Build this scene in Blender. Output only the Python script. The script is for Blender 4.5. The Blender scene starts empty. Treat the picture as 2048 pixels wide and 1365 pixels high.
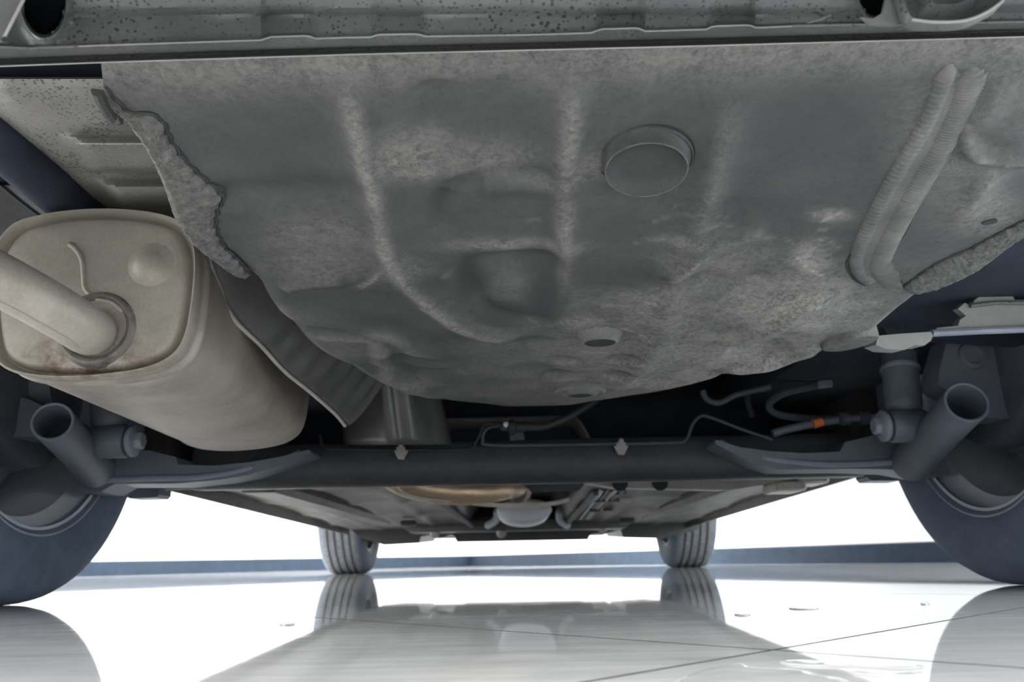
import bpy, math, random
import numpy as np
from mathutils import Vector, Matrix

random.seed(7)
np.random.seed(7)
SC = bpy.context.scene
COL = SC.collection

# ------------------------------------------------------------------ camera
F_PX, PITCH, YAW, ROLL, CAM_H = 1620.0, math.radians(15.13), 0.0048, math.radians(1.15), 0.046
_F = np.array([-math.sin(YAW) * math.cos(PITCH), math.cos(YAW) * math.cos(PITCH), math.sin(PITCH)])
_R = np.array([math.cos(YAW), math.sin(YAW), 0.0])
_U = np.cross(_R, _F)
RGT = _R * math.cos(ROLL) - _U * math.sin(ROLL)
UPV = _U * math.cos(ROLL) + _R * math.sin(ROLL)
EYE = np.array([0.0, 0.0, CAM_H])
cam_data = bpy.data.cameras.new('camera')
cam = bpy.data.objects.new('camera', cam_data)
COL.objects.link(cam)
cam.matrix_world = Matrix(((RGT[0], UPV[0], -_F[0], EYE[0]), (RGT[1], UPV[1], -_F[1], EYE[1]),
                           (RGT[2], UPV[2], -_F[2], EYE[2]), (0, 0, 0, 1)))
cam_data.sensor_width = 36.0
cam_data.sensor_fit = 'HORIZONTAL'
cam_data.lens = F_PX / 2048 * 36
cam_data.clip_start = 0.01
cam_data.dof.use_dof = True
cam_data.dof.focus_distance = 0.62
cam_data.dof.aperture_fstop = 12.0
SC.camera = cam

# ------------------------------------------------------------------ light
SC.view_settings.view_transform = 'Standard'
SC.view_settings.look = 'None'
SC.view_settings.gamma = 1.0
SC.view_settings.exposure = 0.0
SC.view_settings.use_curve_mapping = False
world = bpy.data.worlds.new('world')
SC.world = world
world.use_nodes = True
world.node_tree.nodes['Background'].inputs[0].default_value = (0.93, 0.97, 1.0, 1)
world.node_tree.nodes['Background'].inputs[1].default_value = 1.0


def area(name, loc, target, sx, sy, power, color=(1, 1, 1), spread=180):
    l = bpy.data.lights.new(name, 'AREA')
    l.shape = 'RECTANGLE'
    l.size, l.size_y, l.energy, l.color = sx, sy, power, color
    l.spread = math.radians(spread)
    o = bpy.data.objects.new(name, l)
    COL.objects.link(o)
    o.location = loc
    d = Vector(target) - Vector(loc)
    o.rotation_euler = d.to_track_quat('-Z', 'Y').to_euler()
    return o


area('ceiling_light_front', (0.3, 4.6, 3.3), (0.3, 5.4, 0), 5.0, 3.0, 60, (1.0, 0.995, 0.985))
area('wall_fill_left', (-1.5, 4.6, 3.2), (-2.0, 5.3, 0.3), 4.5, 0.5, 150, (1.0, 1.0, 0.99), 50)  # added lamp to blow out the left wall, no fitting there
area('wall_fill_right', (0.2, 4.6, 3.2), (1.0, 5.0, 0.3), 0.5, 4.5, 230, (1.0, 1.0, 0.99), 50)  # added lamp doing the same for the right wall
area('side_fill_left', (-4.2, 1.8, 1.2), (0, 1.6, 0.15), 4.0, 2.2, 400, (0.97, 0.98, 1.0))  # added fill lamp lifting the dark underbody, no window is built
area('side_fill_right', (3.2, 1.2, 1.2), (0, 1.4, 0.15), 4.0, 2.2, 410, (0.88, 0.95, 1.0))  # matching added fill from the right side
area('ceiling_light_rear', (0.0, -2.0, 3.1), (0.0, -1.2, 0), 4.0, 2.5, 215, (1.0, 0.99, 0.975))
area('ceiling_light_left', (-3.2, 1.5, 3.0), (-2.2, 1.5, 0), 2.5, 4.0, 150, (1.0, 0.985, 0.965))
area('ceiling_light_right', (3.0, 1.0, 3.0), (2.2, 1.2, 0), 2.5, 4.0, 120, (0.96, 0.98, 1.0))


# ------------------------------------------------------------------ helpers
def ray(px, py):
    return _F + RGT * ((px - 1024.0) / F_PX) + UPV * ((682.5 - py) / F_PX)


def at(px, py, Y):
    d = ray(px, py)
    return EYE + d * (Y / d[1])


def at_z(px, py, z):
    d = ray(px, py)
    return EYE + d * ((z - CAM_H) / d[2])


def proj(p):
    d = np.asarray(p, float) - EYE
    k = d @ _F
    return 1024 + F_PX * (d @ RGT) / k, 682.5 - F_PX * (d @ UPV) / k


def catmull(pts, n):
    pts = [np.asarray(p, float) for p in pts]
    out = []
    m = len(pts)
    for i in range(m - 1):
        p0 = pts[max(i - 1, 0)]; p1 = pts[i]; p2 = pts[i + 1]; p3 = pts[min(i + 2, m - 1)]
        for k in range(n):
            t = k / n
            out.append(0.5 * ((2 * p1) + (-p0 + p2) * t + (2 * p0 - 5 * p1 + 4 * p2 - p3) * t * t
                              + (-p0 + 3 * p1 - 3 * p2 + p3) * t ** 3))
    out.append(pts[-1])
    return out


def closed_catmull(pts, n):
    pts = [np.asarray(p, float) for p in pts]
    m = len(pts)
    out = []
    for i in range(m):
        p0, p1, p2, p3 = pts[i - 1], pts[i], pts[(i + 1) % m], pts[(i + 2) % m]
        for k in range(n):
            t = k / n
            out.append(0.5 * ((2 * p1) + (-p0 + p2) * t + (2 * p0 - 5 * p1 + 4 * p2 - p3) * t * t
                              + (-p0 + 3 * p1 - 3 * p2 + p3) * t ** 3))
    return out


WLOC = {}


class MB:
    def __init__(s):
        s.v, s.f = [], []

    def ring_loft(s, rings, close=True, cap0=True, cap1=True):
        base = len(s.v)
        n = len(rings[0])
        for r in rings:
            s.v.extend([tuple(p) for p in r])
        for i in range(len(rings) - 1):
            for j in range(n if close else n - 1):
                a = base + i * n + j
                b = base + i * n + (j + 1) % n
                s.f.append((a, b, b + n, a + n))
        if close and cap0:
            s.f.append(tuple(base + j for j in range(n))[::-1])
        if close and cap1:
            s.f.append(tuple(base + (len(rings) - 1) * n + j for j in range(n)))
        return s

    def tube(s, pts, rad, n=12, caps=True):
        pts = [np.asarray(p, float) for p in pts]
        m = len(pts)
        if not hasattr(rad, '__len__'):
            rad = [rad] * m
        tang = []
        for i in range(m):
            t = pts[min(i + 1, m - 1)] - pts[max(i - 1, 0)]
            tang.append(t / (np.linalg.norm(t) + 1e-12))
        ref = np.array([0, 0, 1.0])
        if abs(tang[0] @ ref) > .9:
            ref = np.array([1.0, 0, 0])
        rings = []
        u = np.cross(tang[0], ref)
        for i in range(m):
            u = u - tang[i] * (u @ tang[i])
            u /= np.linalg.norm(u) + 1e-12
            w = np.cross(tang[i], u)
            rings.append([pts[i] + rad[i] * (math.cos(a) * u + math.sin(a) * w)
                          for a in [2 * math.pi * k / n for k in range(n)]])
        return s.ring_loft(rings, True, caps, caps)

    def lathe(s, c, axis, prof, n=32, cap0=True, cap1=True):
        """prof: list of (radius, offset along axis)"""
        c = np.asarray(c, float)
        a = np.asarray(axis, float)
        a /= np.linalg.norm(a)
        ref = np.array([0, 0, 1.0]) if abs(a[2]) < .9 else np.array([0, 1.0, 0])
        u = np.cross(a, ref); u /= np.linalg.norm(u)
        w = np.cross(a, u)
        rings = [[c + a * o + max(r, 1e-5) * (math.cos(t) * u + math.sin(t) * w)
                  for t in [2 * math.pi * k / n for k in range(n)]] for r, o in prof]
        return s.ring_loft(rings, True, cap0, cap1)

    def prism(s, poly, vec):
        """poly: list of 3D points (planar-ish), extruded by vec"""
        vec = np.asarray(vec, float)
        p = [np.asarray(q, float) for q in poly]
        return s.ring_loft([p, [q + vec for q in p]])

    def box(s, lo, hi):
        x0, y0, z0 = lo; x1, y1, z1 = hi
        return s.prism([(x0, y0, z0), (x1, y0, z0), (x1, y1, z0), (x0, y1, z0)], (0, 0, z1 - z0))

    def grid(s, rows):
        return s.ring_loft(rows, close=False)

    def bevel_box(s, lo, hi, b):
        """box with chamfered long edges in the XZ section, running along Y"""
        x0, y0, z0 = lo; x1, y1, z1 = hi
        sec = [(x0 + b, z0), (x1 - b, z0), (x1, z0 + b), (x1, z1 - b), (x1 - b, z1), (x0 + b, z1), (x0, z1 - b), (x0, z0 + b)]
        cx, cz = (x0 + x1) / 2, (z0 + z1) / 2
        k = 1 - 2 * b / max(x1 - x0, 1e-6)
        kz = 1 - 2 * b / max(z1 - z0, 1e-6)
        def ringy(y, q, qz):
            return [(cx + (x - cx) * q, y, cz + (z - cz) * qz) for x, z in sec]
        return s.ring_loft([ringy(y0, k, kz), ringy(y0 + b, 1, 1), ringy(y1 - b, 1, 1), ringy(y1, k, kz)])

    def build(s, name, m, parent=None, sharp=35, label=None, thick=None, attr=None):
        V = np.array(s.v, float)
        c = (V.min(0) + V.max(0)) / 2
        me = bpy.data.meshes.new(name)
        me.from_pydata([tuple(p) for p in (V - c)], [], s.f)
        me.update()
        import bmesh
        bm = bmesh.new(); bm.from_mesh(me)
        bmesh.ops.recalc_face_normals(bm, faces=bm.faces)
        bm.to_mesh(me); bm.free()
        me.polygons.foreach_set('use_smooth', [True] * len(me.polygons))
        me.set_sharp_from_angle(angle=math.radians(sharp))
        if attr:
            for an, vals in attr.items():
                a = me.attributes.new(an, 'FLOAT', 'POINT')
                a.data.foreach_set('value', vals)
        me.materials.append(m)
        o = bpy.data.objects.new(name, me)
        COL.objects.link(o)
        pl = np.zeros(3)
        if parent is not None:
            o.parent = parent
            pl = WLOC[parent.name]
        o.location = tuple(c - pl)
        WLOC[o.name] = c
        if label:
            o['label'] = label
        if thick:
            md = o.modifiers.new('solid', 'SOLIDIFY')
            md.thickness = thick
            md.offset = 0
        return o


def empty(name, loc, parent=None):
    o = bpy.data.objects.new(name, None)
    COL.objects.link(o)
    pl = np.zeros(3)
    if parent is not None:
        o.parent = parent
        pl = WLOC[parent.name]
    o.location = tuple(np.asarray(loc, float) - pl)
    o.empty_display_size = .1
    WLOC[o.name] = np.asarray(loc, float)
    return o


# ------------------------------------------------------------------ materials
def new_mat(name):
    m = bpy.data.materials.new(name)
    m.use_nodes = True
    nt = m.node_tree
    return m, nt, nt.nodes['Principled BSDF'], nt.nodes['Material Output']


def N(nt, typ, **kw):
    n = nt.nodes.new(typ)
    for k, v in kw.items():
        if k.startswith('i_'):
            n.inputs[int(k[2:])].default_value = v
        else:
            setattr(n, k, v)
    return n


def ramp(nt, fac, stops):
    r = nt.nodes.new('ShaderNodeValToRGB')
    el = r.color_ramp.elements
    while len(el) < len(stops):
        el.new(.5)
    for e, (p, c) in zip(el, stops):
        e.position = p
        e.color = c if len(c) == 4 else (*c, 1)
    nt.links.new(fac, r.inputs[0])
    return r.outputs[0]


def mixc(nt, fac, a, b):
    n = nt.nodes.new('ShaderNodeMix')
    n.data_type = 'RGBA'
    for sock, val in ((n.inputs[0], fac), (n.inputs[6], a), (n.inputs[7], b)):
        if hasattr(val, 'links') or hasattr(val, 'is_linked'):
            nt.links.new(val, sock)
        elif isinstance(val, (int, float)):
            sock.default_value = val
        else:
            sock.default_value = (*val, 1) if len(val) == 3 else val
    return n.outputs[2]


def noise(nt, coord, scale, detail=4, rough=.55, dist=0.0):
    n = nt.nodes.new('ShaderNodeTexNoise')
    n.inputs['Scale'].default_value = scale
    n.inputs['Detail'].default_value = detail
    n.inputs['Roughness'].default_value = rough
    n.inputs['Distortion'].default_value = dist
    nt.links.new(coord, n.inputs['Vector'])
    return n.outputs['Fac']


def pos(nt):
    return nt.nodes.new('ShaderNodeNewGeometry').outputs['Position']


def bump(nt, bs, h, strength, dist=.002):
    b = nt.nodes.new('ShaderNodeBump')
    b.inputs['Strength'].default_value = strength
    b.inputs['Distance'].default_value = dist
    nt.links.new(h, b.inputs['Height'])
    nt.links.new(b.outputs[0], bs.inputs['Normal'])


def mathn(nt, op, a, b=None, clamp=False):
    n = nt.nodes.new('ShaderNodeMath')
    n.operation = op
    n.use_clamp = clamp
    for i, v in enumerate((a, b)):
        if v is None:
            continue
        if isinstance(v, (int, float)):
            n.inputs[i].default_value = v
        else:
            nt.links.new(v, n.inputs[i])
    return n.outputs[0]


def worn(name, lo, hi, rough=.55, metal=0.0, scale=14, fine=260, bstr=.25, spec=.5, specks=None, speck_scale=110):
    m, nt, bs, out = new_mat(name)
    p = pos(nt)
    n1 = noise(nt, p, scale, 6, .62)
    n2 = noise(nt, p, fine, 3, .6)
    s = mathn(nt, 'ADD', mathn(nt, 'MULTIPLY', n1, .75), mathn(nt, 'MULTIPLY', n2, .25))
    c = ramp(nt, s, [(.36, lo), (.66, hi)])
    if specks:
        v = nt.nodes.new('ShaderNodeTexVoronoi')
        v.inputs['Scale'].default_value = speck_scale
        v.inputs['Randomness'].default_value = 1
        nt.links.new(p, v.inputs['Vector'])
        sz = mathn(nt, 'MULTIPLY', noise(nt, p, 18, 3, .6), .75)
        lim = mathn(nt, 'SUBTRACT', sz, .13)
        k = mathn(nt, 'LESS_THAN', v.outputs['Distance'], lim)
        c = mixc(nt, mathn(nt, 'MULTIPLY', k, .8), c, specks)
    nt.links.new(c, bs.inputs['Base Color'])
    bs.inputs['Roughness'].default_value = rough
    bs.inputs['Metallic'].default_value = metal
    bs.inputs['Specular IOR Level'].default_value = spec
    if bstr:
        bump(nt, bs, n2, bstr, .001)
    return m


def undercoat(name, lo, hi, dust):
    m, nt, bs, out = new_mat(name)
    p = pos(nt)
    a = nt.nodes.new('ShaderNodeAttribute'); a.attribute_name = 'wear_light'
    n0 = noise(nt, p, 5, 5, .6, .4)
    n1 = noise(nt, p, 30, 6, .7, .5)
    n2 = noise(nt, p, 420, 3, .6)
    n3 = noise(nt, p, 210, 6, .75, .8)
    s = mathn(nt, 'ADD', mathn(nt, 'MULTIPLY', n0, .3), mathn(nt, 'MULTIPLY', n1, .35))
    s = mathn(nt, 'ADD', s, mathn(nt, 'MULTIPLY', n3, .35))
    base = ramp(nt, s, [(.36, lo), (.64, hi)])
    w = mathn(nt, 'MULTIPLY', a.outputs['Fac'], ramp(nt, mathn(nt, 'ADD', mathn(nt, 'MULTIPLY', n3, .65), mathn(nt, 'MULTIPLY', n1, .35)), [(.38, (.12, .12, .12)), (.60, (1, 1, 1))]), True)
    c = mixc(nt, w, base, dust)
    # pale grit flecks
    g = ramp(nt, noise(nt, p, 700, 2, .5), [(.70, (0, 0, 0)), (.76, (1, 1, 1))])
    g2 = mathn(nt, 'MULTIPLY', g, ramp(nt, n1, [(.5, (0, 0, 0)), (.72, (.55, .55, .55))]))
    c = mixc(nt, g2, c, (.42, .42, .40))
    st = nt.nodes.new('ShaderNodeAttribute'); st.attribute_name = 'stain'
    c = mixc(nt, mathn(nt, 'MULTIPLY', st.outputs['Fac'], mathn(nt, 'ADD', mathn(nt, 'MULTIPLY', n1, .8), .55), True), c, (.038, .040, .041))
    nt.links.new(c, bs.inputs['Base Color'])
    bs.inputs['Roughness'].default_value = .52
    h = mathn(nt, 'ADD', mathn(nt, 'MULTIPLY', n3, .8), mathn(nt, 'MULTIPLY', n2, .25))
    bump(nt, bs, h, .35, .0016)
    return m


def flat(name, col, rough=.5, metal=0.0, spec=.5):
    m, nt, bs, out = new_mat(name)
    p = pos(nt)
    n1 = noise(nt, p, 22, 5, .6)
    c = ramp(nt, n1, [(.3, tuple(x * .8 for x in col)), (.7, tuple(min(1, x * 1.15) for x in col))])
    nt.links.new(c, bs.inputs['Base Color'])
    bs.inputs['Roughness'].default_value = rough
    bs.inputs['Metallic'].default_value = metal
    bs.inputs['Specular IOR Level'].default_value = spec
    return m


M = {}
M['coat'] = undercoat('undercoat', (.040, .0415, .0425), (.092, .093, .093), (.44, .43, .40))
M['boss'] = worn('boss_metal', (.10, .10, .098), (.20, .197, .188), .55, 0, 25, 300, .3)
M['palepanel'] = worn('pale_panel_paint', (.12, .125, .125), (.21, .212, .205), .5, 0, 14, 300, .2)
M['seal'] = worn('sealant', (.062, .063, .061), (.165, .163, .155), .6, 0, 150, 620, 1.0)
M['panel'] = worn('rear_panel_paint', (.075, .078, .08), (.14, .142, .14), .42, 0, 9, 300, .15, specks=(.02, .02, .02), speck_scale=330)
M['edge'] = flat('pale_edge', (.36, .35, .33), .4)
M['rail'] = worn('rail_paint', (.20, .197, .188), (.33, .322, .30), .45, 0, 10, 200, .3, specks=(.06, .06, .058), speck_scale=280)
M['muff'] = None
M['shield'] = worn('heat_shield_metal', (.10, .10, .098), (.17, .168, .162), .42, .35, 12, 260, .12)
M['shedge'] = worn('shield_edge_metal', (.45, .43, .40), (.62, .60, .56), .4, .2, 30, 260, .1)
M['black'] = flat('black_rubber', (.028, .031, .036), .6)
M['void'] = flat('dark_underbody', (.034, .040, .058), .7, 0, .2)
M['beam'] = worn('axle_paint', (.040, .043, .050), (.072, .075, .083), .5, 0, 12, 160, .3)
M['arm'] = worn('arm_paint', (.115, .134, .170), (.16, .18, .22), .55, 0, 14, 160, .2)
M['armlit'] = worn('lit_arm_paint', (.22, .25, .31), (.31, .335, .39), .5, 0, 14, 160, .2)  # lighter copy of the arm paint, light put into the colour
M['tyre'] = worn('tyre_rubber', (.088, .115, .165), (.122, .152, .205), .75, 0, 30, 200, .3, spec=.3)
M['tread'] = worn('tread_rubber', (.10, .105, .11), (.19, .19, .19), .75, 0, 60, 300, .3, spec=.3)
M['rim'] = worn('rim_metal', (.46, .48, .54), (.56, .58, .64), .45, .0, 10, 100, .05)
M['drum'] = worn('brake_metal', (.075, .086, .108), (.115, .128, .155), .6, .2, 20, 150, .2)
M['floorpan'] = worn('underbody_paint', (.020, .020, .019), (.078, .074, .068), .5, 0, 7, 100, .2)
M['dfloor'] = worn('dark_floor_paint', (.04, .041, .042), (.09, .09, .088), .5, 0, 7, 100, .2)
M['heat'] = worn('orange_lit_steel', (.36, .26, .17), (.60, .44, .29), .36, .5, 10, 120, .05)  # warm orange light on the exhaust put into the steel colour
M['pale'] = worn('bare_steel', (.55, .52, .48), (.75, .72, .68), .4, .2, 12, 120, .05)
M['bracket'] = worn('grey_bracket_paint', (.26, .26, .255), (.37, .365, .35), .5, 0, 10, 120, .1)
M['palefloor'] = worn('pale_floor_tone', (.33, .32, .30), (.50, .485, .455), .5, 0, 12, 120, .1)
M['orange'] = flat('orange_plastic', (.75, .18, .05), .45)
M['clip'] = flat('clip_metal', (.35, .34, .33), .4, .3)
M['body'] = flat('body_paint', (.30, .31, .32), .3)
M['bumper'] = flat('bumper_plastic', (.05, .05, .052), .5)

# muffler steel with rusty stains low on the end plate, and a brown ring for shade round the pipe
m, nt, bs, out = new_mat('aluminised_steel')
p = pos(nt)
n1 = noise(nt, p, 9, 6, .6, .3)
n2 = noise(nt, p, 300, 3, .6)
n3 = noise(nt, p, 55, 5, .7)
c = ramp(nt, mathn(nt, 'ADD', mathn(nt, 'MULTIPLY', n1, .8), mathn(nt, 'MULTIPLY', n2, .2)), [(.38, (.29, .268, .232)), (.64, (.47, .435, .375))])
rust_shade = nt.nodes.new('ShaderNodeAttribute'); rust_shade.attribute_name = 'rust_shade'
c = mixc(nt, mathn(nt, 'MULTIPLY', rust_shade.outputs['Fac'], ramp(nt, n3, [(.40, (0, 0, 0)), (.62, (1, 1, 1))]), True), c, (.16, .105, .07))
nt.links.new(c, bs.inputs['Base Color'])
bs.inputs['Roughness'].default_value = .52
bs.inputs['Metallic'].default_value = .2
bump(nt, bs, n2, .12, .001)
M['muff'] = m

M['collar_shade'] = worn('shaded_steel', (.07, .066, .06), (.24, .225, .20), .6, 0, 45, 300, .2)  # dark steel for the collar, shade round the pipe put into colour

# polished tiles
m, nt, bs, out = new_mat('polished_tile')
p = pos(nt)
mp = nt.nodes.new('ShaderNodeMapping')
mp.inputs['Rotation'].default_value = (0, 0, math.radians(12))
mp.inputs['Scale'].default_value = (1.2, 9, 1)
nt.links.new(p, mp.inputs['Vector'])
n1 = noise(nt, mp.outputs[0], 6, 8, .68, .6)
n2 = noise(nt, p, 5, 5, .6)
s = mathn(nt, 'ADD', mathn(nt, 'MULTIPLY', n1, .6), mathn(nt, 'MULTIPLY', n2, .4))
c = ramp(nt, s, [(.36, (.52, .52, .51)), (.64, (.76, .755, .745))])
nt.links.new(c, bs.inputs['Base Color'])
mp2 = nt.nodes.new('ShaderNodeMapping')
mp2.inputs['Rotation'].default_value = (0, 0, math.radians(-8))
mp2.inputs['Scale'].default_value = (3, 60, 1)
nt.links.new(p, mp2.inputs['Vector'])
sc = noise(nt, mp2.outputs[0], 5, 3, .6)
r = ramp(nt, sc, [(.45, (.02, .02, .02)), (.75, (.065, .065, .065))])
nt.links.new(r, bs.inputs['Roughness'])
bs.inputs['IOR'].default_value = 1.3
M['tile'] = m
M['grout'] = flat('grout', (.085, .08, .075), .9, 0, .1)

m, nt, bs, out = new_mat('wall_paint')
p = pos(nt)
c = ramp(nt, noise(nt, p, 3, 4, .5), [(.3, (.84, .85, .85)), (.7, (.88, .885, .88))])
nt.links.new(c, bs.inputs['Base Color'])
bs.inputs['Roughness'].default_value = .6
M['wall'] = m
M['skirt'] = flat('skirting_paint', (.016, .026, .042), .6, 0, .2)

m = M['tile'].copy()          # a film of water over the tile: same stone seen through it, mirror-smooth surface
m.name = 'water'
nt = m.node_tree
bs = nt.nodes['Principled BSDF']
for l in list(bs.inputs['Roughness'].links):
    nt.links.remove(l)
bs.inputs['Roughness'].default_value = .0
bs.inputs['IOR'].default_value = 1.33
bump(nt, bs, noise(nt, pos(nt), 60, 2, .5), .12, .002)
M['water'] = m


# ------------------------------------------------------------------ setting
def struct(o):
    o['kind'] = 'structure'
    return o


# floor: bed of grout with separate tiles on it (tile rows run at about 45 degrees to the car)
floor = struct(MB().box((-7.5, -5, -.06), (7.5, 9.5, -.0012)).build('floor', M['grout']))
TA = at_z(1230, 1365, 0.0)
TB = at_z(1910, 1245, 0.0)
TC = at_z(1545, 1301, 0.0)
du = (TB - TA)[:2]; du /= np.linalg.norm(du)
dv = np.array([-du[1], du[0]])
TS, TG = .60, .0030
tile_mesh = None
for i in range(-14, 15):
    for j in range(-14, 15):
        c0 = TC[:2] + du * (TS * (i + .5)) + dv * (TS * (j + .5))
        if not (-4.6 < c0[0] < 4.4 and -1.0 < c0[1] < 7.6):
            continue
        if tile_mesh is None:
            hs = TS / 2 - TG / 2
            mb = MB().ring_loft([[(-hs, -hs, -.0012), (hs, -hs, -.0012), (hs, hs, -.0012), (-hs, hs, -.0012)],
                                 [(-hs, -hs, 0), (hs, -hs, 0), (hs, hs, 0), (-hs, hs, 0)]], cap0=False)
            me = bpy.data.meshes.new('tile')
            me.from_pydata([tuple(q) for q in mb.v], [], mb.f)
            me.materials.append(M['tile'])
            me.materials.append(M['grout'])
            for p_ in me.polygons:
                p_.material_index = 0 if abs(p_.normal.z) > .5 else 1
            tile_mesh = me
        o = bpy.data.objects.new('tile', tile_mesh)
        COL.objects.link(o)
        o.parent = floor
        o.location = (c0[0] - WLOC['floor'][0], c0[1] - WLOC['floor'][1], -WLOC['floor'][2])
        o.rotation_euler = (0, 0, math.atan2(du[1], du[0]))

# two walls meeting in a corner ahead of the car, each with a skirting board
CORNER = at(940, 1125, 7.2)[:2]
LP = at(200, 1134, 5.0)[:2]
RP = at(1860, 1108, 3.6)[:2]


def wall(name, base, a, b, ext):
    d = (b - a); L = np.linalg.norm(d); d /= L
    n = np.array([-d[1], d[0]])
    if n @ (np.array([0, 2.0]) - a) < 0:
        n = -n
    e = a + d * (L + ext)
    def pt(q, off, z):
        return (q[0] + n[0] * off, q[1] + n[1] * off, z)
    w = MB().prism([pt(a, 0, 0), pt(e, 0, 0), pt(e, -.12, 0), pt(a, -.12, 0)], (0, 0, 3.3)).build(name, M['wall'])
    struct(w)
    s = a + d * .004
    k = MB().ring_loft([[pt(s, .001, -.002), pt(s, .014, -.002), pt(s, .014, .080), pt(s, .009, .086), pt(s, .001, .086)],
                        [pt(e, .001, -.002), pt(e, .014, -.002), pt(e, .014, .080), pt(e, .009, .086), pt(e, .001, .086)]]).build(base, M['skirt'])
    struct(k)


wall('wall_left', 'baseboard_left', CORNER, LP, 4.5)
wall('wall_right', 'baseboard_right', CORNER, RP, 4.5)

# ------------------------------------------------------------------ the car
CX, YR, YF, TR = -.011, 1.136, 3.69, .3015
car = empty('car', (CX, 2.4, 0))
car['label'] = 'grey car parked on the polished tiles, seen from below behind its rear bumper'
car['category'] = 'car'


def zc(Y):
    return np.interp(Y, [.30, .39, .46, .54, .62, .70, .78, .86, .94, 1.0, 1.05, 1.1],
                     [.332, .326, .312, .294, .277, .262, .251, .243, .239, .2385, .241, .25])


zt = np.linspace(.30, 1.1, 161)
zv = zc(zt)
for _ in range(6):
    zv[1:-1] = (zv[:-2] + 2 * zv[1:-1] + zv[2:]) / 4


def zbase(Y):
    return np.interp(Y, zt, zv)


def hit(px, py):
    d = ray(px, py)
    lo, hi = .25 / d[1], 1.25 / d[1]
    f = lambda t: CAM_H + d[2] * t - zbase(d[1] * t)
    for _ in range(50):
        mid = (lo + hi) / 2
        if f(mid) > 0:
            hi = mid
        else:
            lo = mid
    return EYE + d * (lo + hi) / 2


def hits(pl):
    return np.array([hit(*q) for q in pl])


# --- spare wheel well -------------------------------------------------
left_c = [(200, 108), (203, 135), (208, 185), (255, 232), (300, 300), (332, 370), (352, 430), (387, 482), (445, 525), (505, 575),
          (600, 690), (650, 722), (700, 750), (770, 783), (850, 801), (950, 811), (1040, 815)]
right_c = [(2420, 50), (2400, 200), (2250, 350), (2120, 432), (2048, 468), (1980, 522), (1880, 577), (1820, 622), (1757, 675), (1690, 697), (1600, 721), (1500, 748),
           (1400, 772), (1300, 791), (1200, 806), (1120, 813), (1040, 815)]
LC, RC = hits(left_c), hits(right_c)
YN, YFAR = .392, LC[-1][1]


def edge_fn(P):
    o = np.argsort(P[:, 1])
    return P[o, 1], P[o, 0]


LY, LX = edge_fn(LC)
RY, RX = edge_fn(RC)
NU, NV = 300, 250
vv = np.linspace(0, 1, NV)
Ys = YN + (YFAR - YN) * (1 - (1 - vv) ** 1.6)
uu = np.linspace(0, 1, NU)
uu = .5 - .5 * np.cos(np.pi * uu) * 0 + (uu - .5)
GX = np.zeros((NV, NU)); GY = np.zeros((NV, NU))
for i, Y in enumerate(Ys):
    xl = np.interp(Y, LY, LX); xr = np.interp(Y, RY, RX)
    GX[i] = xl + (xr - xl) * uu
    GY[i] = Y
PX, PY = GX.ravel(), GY.ravel()


def dist_poly(pl):
    """distance of every grid vertex to a polyline in XY, and the parameter along it"""
    best = np.full(PX.shape, 9.0); par = np.zeros(PX.shape)
    side = np.zeros(PX.shape)
    n = len(pl) - 1
    for k in range(n):
        a, b = pl[k][:2], pl[k + 1][:2]
        d = b - a; L2 = d @ d + 1e-12
        t = np.clip(((PX - a[0]) * d[0] + (PY - a[1]) * d[1]) / L2, 0, 1)
        dx = PX - a[0] - t * d[0]; dy = PY - a[1] - t * d[1]
        q = np.hypot(dx, dy)
        mk = q < best
        best[mk] = q[mk]; par[mk] = (k + t[mk]) / n
        side[mk] = np.sign(d[0] * dy[mk] - d[1] * dx[mk])
    return best, par, side


GZ = zbase(PY)
wear_light = np.zeros(PX.shape); stain = np.zeros(PX.shape)
edge_pl = np.vstack([LC, RC[::-1]])
de, _, _ = dist_poly(edge_pl)
roll = np.clip(1 - de / .022, 0, 1)
GZ = GZ + .016 * roll ** 2 * np.clip((PY - .5) / .1, 0, 1)


def ridge(pxpl, w, h, wr=.5, taper=True, ww=None):
    global GZ, wear_light
    pl = hits([tuple(q) for q in catmull(pxpl, 5)])
    d, t, s = dist_poly(pl)
    f = np.exp(-(d / w) ** 2)
    if taper:
        f = f * np.clip(np.minimum(t, 1 - t) * 8, .0, 1)
    GZ = GZ - 1.6 * h * f
    fw = np.exp(-(d / (ww or w * .6)) ** 2) * (np.clip(np.minimum(t, 1 - t) * 8, 0, 1) if taper else 1)
    wear_light = np.maximum(wear_light, wr * fw)


def dab(cx, cy, rx, ry, h, wr=0, st=0, ang=0):
    """oval swelling (h>0 bulges down) or dent, with dust or stain, given at a place on the well"""
    global GZ, wear_light, stain
    c = hit(cx, cy)
    a = hit(cx + rx, cy) - c; b = hit(cx, cy + ry) - c
    A = np.array([[a[0], b[0]], [a[1], b[1]]])
    inv = np.linalg.inv(A)
    u = inv[0, 0] * (PX - c[0]) + inv[0, 1] * (PY - c[1])
    v = inv[1, 0] * (PX - c[0]) + inv[1, 1] * (PY - c[1])
    ca, sa = math.cos(ang), math.sin(ang)
    u, v = u * ca + v * sa, -u * sa + v * ca
    f = np.exp(-((u * u + v * v) ** 1.5))
    GZ = GZ - 1.5 * h * f
    wear_light = np.maximum(wear_light, wr * f)
    stain = np.maximum(stain, st * f)


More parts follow.
